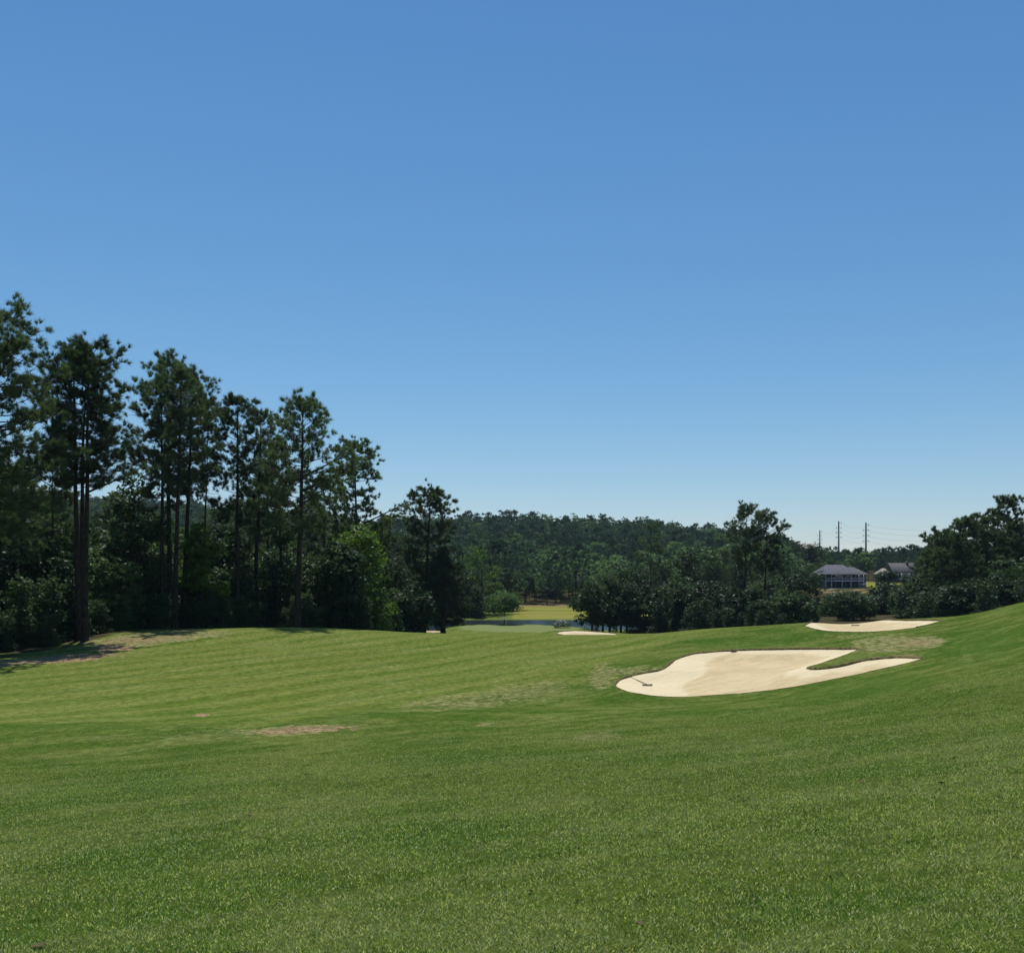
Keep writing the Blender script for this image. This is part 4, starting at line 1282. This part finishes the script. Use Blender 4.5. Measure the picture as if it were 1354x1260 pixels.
# second house
HY2 = 402.0
hx = (1192 - CX) / F * HY2
hz = EYE - (771 - HY) / F * HY2
h2 = empty('taupe_house', (hx, HY2, hz)); tag(h2, 'taupe house with broad brown roof half hidden by trees', 'house')
mb = MB(); mb.box((1.5, 4, 2.0), (10, 8, 4.6)); mb.box((-5.8, 4.5, 1.8), (4.6, 6, 4.0)); mb.build('wall', M['siding_brown'], h2)
mb = MB(); gable(mb, 1.4, 4, 4.3, 10, 9.5, 4.0); mb.build('roof', M['roof_brown'], h2)
mb = MB(); hip(mb, -5.8, 4.5, 3.8, 4.7, 6, 2.3, 1.0); mb.build('roof', M['roof_tan'], h2)
mb = MB(); mb.box((3.6, 3.5, 8.2), (.9, .9, 1.6)); mb.build('chimney', M['siding_brown'], h2)
mb = MB(); mb.box((2.5, -1.4, 1.6), (8, 2.4, .25)); mb.build('balcony_floor', M['white'], h2)
for x in (-.8, 2.2, 5.6):
    mb = MB(); mb.box((x, -2.3, .6), (.25, .25, 1.8)); mb.box((x, -2.3, 2.9), (.2, .2, 2.3)); mb.build('post', M['white'], h2)
for x in (-1.2, 1.4, 4.2): window(h2, (x, -.06, 3.0), 1.3, 1.5)
window(h2, (-5.8, 1.44, 2.4), 1.2, 1.4)

# pale cottage behind the trees
HY3 = 245.0
hx = (1058 - CX) / F * HY3
h3 = empty('pale_cottage', (hx, HY3, EYE - (818 - HY) / F * HY3)); tag(h3, 'pale grey cottage mostly hidden behind a round tree', 'cottage')
mb = MB(); mb.box((0, 3, 1.4), (10.5, 6, 2.8)); mb.box((4.4, -.8, 1.4), (2.6, 1.7, 2.8)); mb.build('wall', M['siding_pale'], h3)
mb = MB(); gable(mb, 0, 3, 2.85, 10.5, 6, 1.9); gable(mb, 4.4, -.2, 2.82, 2.6, 3.4, 1.2, .3, .16, 'y'); mb.build('roof', M['roof_grey'], h3)
for x in (-4.2, 4.2): window(h3, (x, -.06 if x < 0 else -1.7, 1.6), .9, 1.3)

# distant houses on the ridge
for i, (px, Y, top, w, rm, lb) in enumerate(((1067, 470, 719, 7.0, 'roof_tan', 'distant house with tan roof among trees left of the power poles'),)):
    z0 = gz(px, Y)
    X = (px - CX) / F * Y
    zt = EYE + (HY - top) / F * Y
    hh = empty('distant_house', (X, Y, z0)); tag(hh, lb, 'house')
    wh = zt - z0 - 3.0
    mb = MB(); mb.box((0, 0, wh / 2 - .3), (w, 7, wh + .6)); mb.build('wall', M['siding_brown'], hh)
    mb = MB(); gable(mb, 0, 0, wh, w, 7, 3.0); mb.build('roof', M[rm], hh)
    for x in (-w * .25, w * .25): window(hh, (x, -3.55, wh - 1.3), 1.2, 1.4)

# ------------------------------------------------------------------ power poles and wires
M['pole'] = simple('weathered_pole', (.17, .17, .17), .6, .15, 1)
M['insul'] = simple('insulator', (.25, .26, .28), .4, .1, 1)
M['wire'] = simple('aluminium_wire', (.30, .31, .33), .5, .1, 1)
POLES = ((1084, 790, 701, 'shortest and farthest of the three power poles on the skyline'),
         (1109, 640, 689, 'middle of the three power poles on the skyline'),
         (1145, 560, 691, 'right hand power pole of the three on the skyline'))
att = []
for px, Y, top, lb in POLES:
    z0 = gz(px, Y); X = (px - CX) / F * Y; H = EYE + (HY - top) / F * Y - z0
    pl = empty('power_pole', (X, Y, z0)); tag(pl, lb, 'power pole', 'power poles on the skyline')
    mb = MB(); mb.tube([[0, 0, -.5], [0, 0, H]], [.62, .38], 10); mb.build('mast', M['pole'], pl, True)
    row = []
    for k in range(4):
        for sx in ((1, -1) if k else (1,)):
            mb = MB(); zz = H - 1.2 - k * 3.1
            mb.tube([[sx * .3, 0, zz], [sx * 1.7, 0, zz + .35]], [.11, .09], 5); mb.tube([[sx * 1.65, 0, zz + .4], [sx * 1.65, 0, zz - .55]], [.16, .16], 6)
            mb.build('insulator_arm', M['insul'], pl)
        row.append((X + 1.65, Y, z0 + H - 1.75 - k * 3.1))
    att.append(row)
far_r = [(X2, 470.0, z2) for X2, z2 in (((1290 - CX) / F * 470, 20.5), ((1290 - CX) / F * 470, 17.9), ((1290 - CX) / F * 470, 15.3), ((1290 - CX) / F * 470, 12.5))]
far_l = [((1000 - CX) / F * 980, 980.0, 30.0 - k * 3.1) for k in range(4)]
for k in range(4):
    pts = []
    chain = [far_l[k], att[0][k], att[1][k], att[2][k], far_r[k]]
    for a, b in zip(chain[:-1], chain[1:]):
        a = np.array(a); b = np.array(b)
        for t in np.arange(16) / 16:
            q = a + (b - a) * t; q[2] -= 4 * t * (1 - t) * np.linalg.norm(b - a) * .022
            pts.append(q)
    pts.append(np.array(chain[-1]))
    pts = np.array(pts); c = pts[0].copy()
    mb = MB(); mb.tube(pts - c, .035, 4)
    o = mb.build('power_line', M['wire'], None, loc=c)
    tag(o, ('topmost', 'second', 'third', 'lowest')[k] + ' overhead wire strung between the skyline power poles', 'power line', 'overhead wires on the skyline')

# ------------------------------------------------------------------ haze
m, nt = newmat('haze_air'); n = N(nt)
n.out(None, n('ShaderNodeVolumePrincipled', {'Color': (.70, .84, 1.0, 1), 'Density': .00006, 'Anisotropy': 0.0}).outputs[0])
mb = MB(); mb.box((0, 850, 30), (7900, 1730, 96))
tag(mb.build('haze', m), kind='stuff')

# ------------------------------------------------------------------ light, sky, camera
SUN_EL, SUN_AZ = math.radians(67), math.radians(-13)     # ahead of the camera and a little to its left
d = np.array([math.sin(SUN_AZ) * math.cos(SUN_EL), math.cos(SUN_AZ) * math.cos(SUN_EL), math.sin(SUN_EL)])
L = bpy.data.lights.new('sun', 'SUN'); L.energy = 4.5; L.angle = math.radians(.53); L.color = (1.0, .955, .88)
so = bpy.data.objects.new('sun', L); COL.objects.link(so)
from mathutils import Vector
so.rotation_euler = Vector(d).to_track_quat('Z', 'Y').to_euler()
so.location = (0, 0, 60)

w = bpy.data.worlds.new('World'); scene.world = w; w.use_nodes = True
nt = w.node_tree; nt.nodes.clear()
sky = nt.nodes.new('ShaderNodeTexSky'); sky.sky_type = 'NISHITA'; sky.sun_disc = False
sky.sun_elevation = SUN_EL; sky.sun_rotation = SUN_AZ
sky.altitude = 0; sky.air_density = 1.0; sky.dust_density = 0.0; sky.ozone_density = 10.0
bg = nt.nodes.new('ShaderNodeBackground'); bg.inputs['Strength'].default_value = .10
hs = nt.nodes.new('ShaderNodeHueSaturation'); hs.inputs['Saturation'].default_value = 1.10
wo = nt.nodes.new('ShaderNodeOutputWorld')
nt.links.new(sky.outputs[0], hs.inputs['Color']); 
va = nt.nodes.new('ShaderNodeVectorMath'); va.operation = 'ADD'; va.inputs[1].default_value = (15.6, 15.6, 15.6)
vm = nt.nodes.new('ShaderNodeVectorMath'); vm.operation = 'SCALE'; vm.inputs['Scale'].default_value = 22.5
vd = nt.nodes.new('ShaderNodeVectorMath'); vd.operation = 'DIVIDE'
nt.links.new(hs.outputs[0], va.inputs[0]); nt.links.new(hs.outputs[0], vm.inputs[0])
nt.links.new(vm.outputs[0], vd.inputs[0]); nt.links.new(va.outputs[0], vd.inputs[1]); nt.links.new(vd.outputs[0], bg.inputs[0])
nt.links.new(bg.outputs[0], wo.inputs[0])

cam = bpy.data.cameras.new('camera'); cam.sensor_fit = 'HORIZONTAL'; cam.sensor_width = 36
cam.lens = 36 * F / 1354; cam.shift_y = (HY - 630) / 1354
cam.clip_start = .05; cam.clip_end = 6000
co = bpy.data.objects.new('camera', cam); COL.objects.link(co)
co.location = (0, 0, EYE); co.rotation_euler = (math.pi / 2, 0, 0)
scene.camera = co
scene.view_settings.view_transform = 'Standard'; scene.view_settings.look = 'None'
scene.view_settings.exposure = 0; scene.view_settings.gamma = 1
cy = scene.cycles
cy.max_bounces = 6; cy.diffuse_bounces = 3; cy.glossy_bounces = 2; cy.transmission_bounces = 4; cy.volume_bounces = 0; cy.transparent_max_bounces = 8
cy.use_denoising = True; cy.sample_clamp_indirect = 3.0
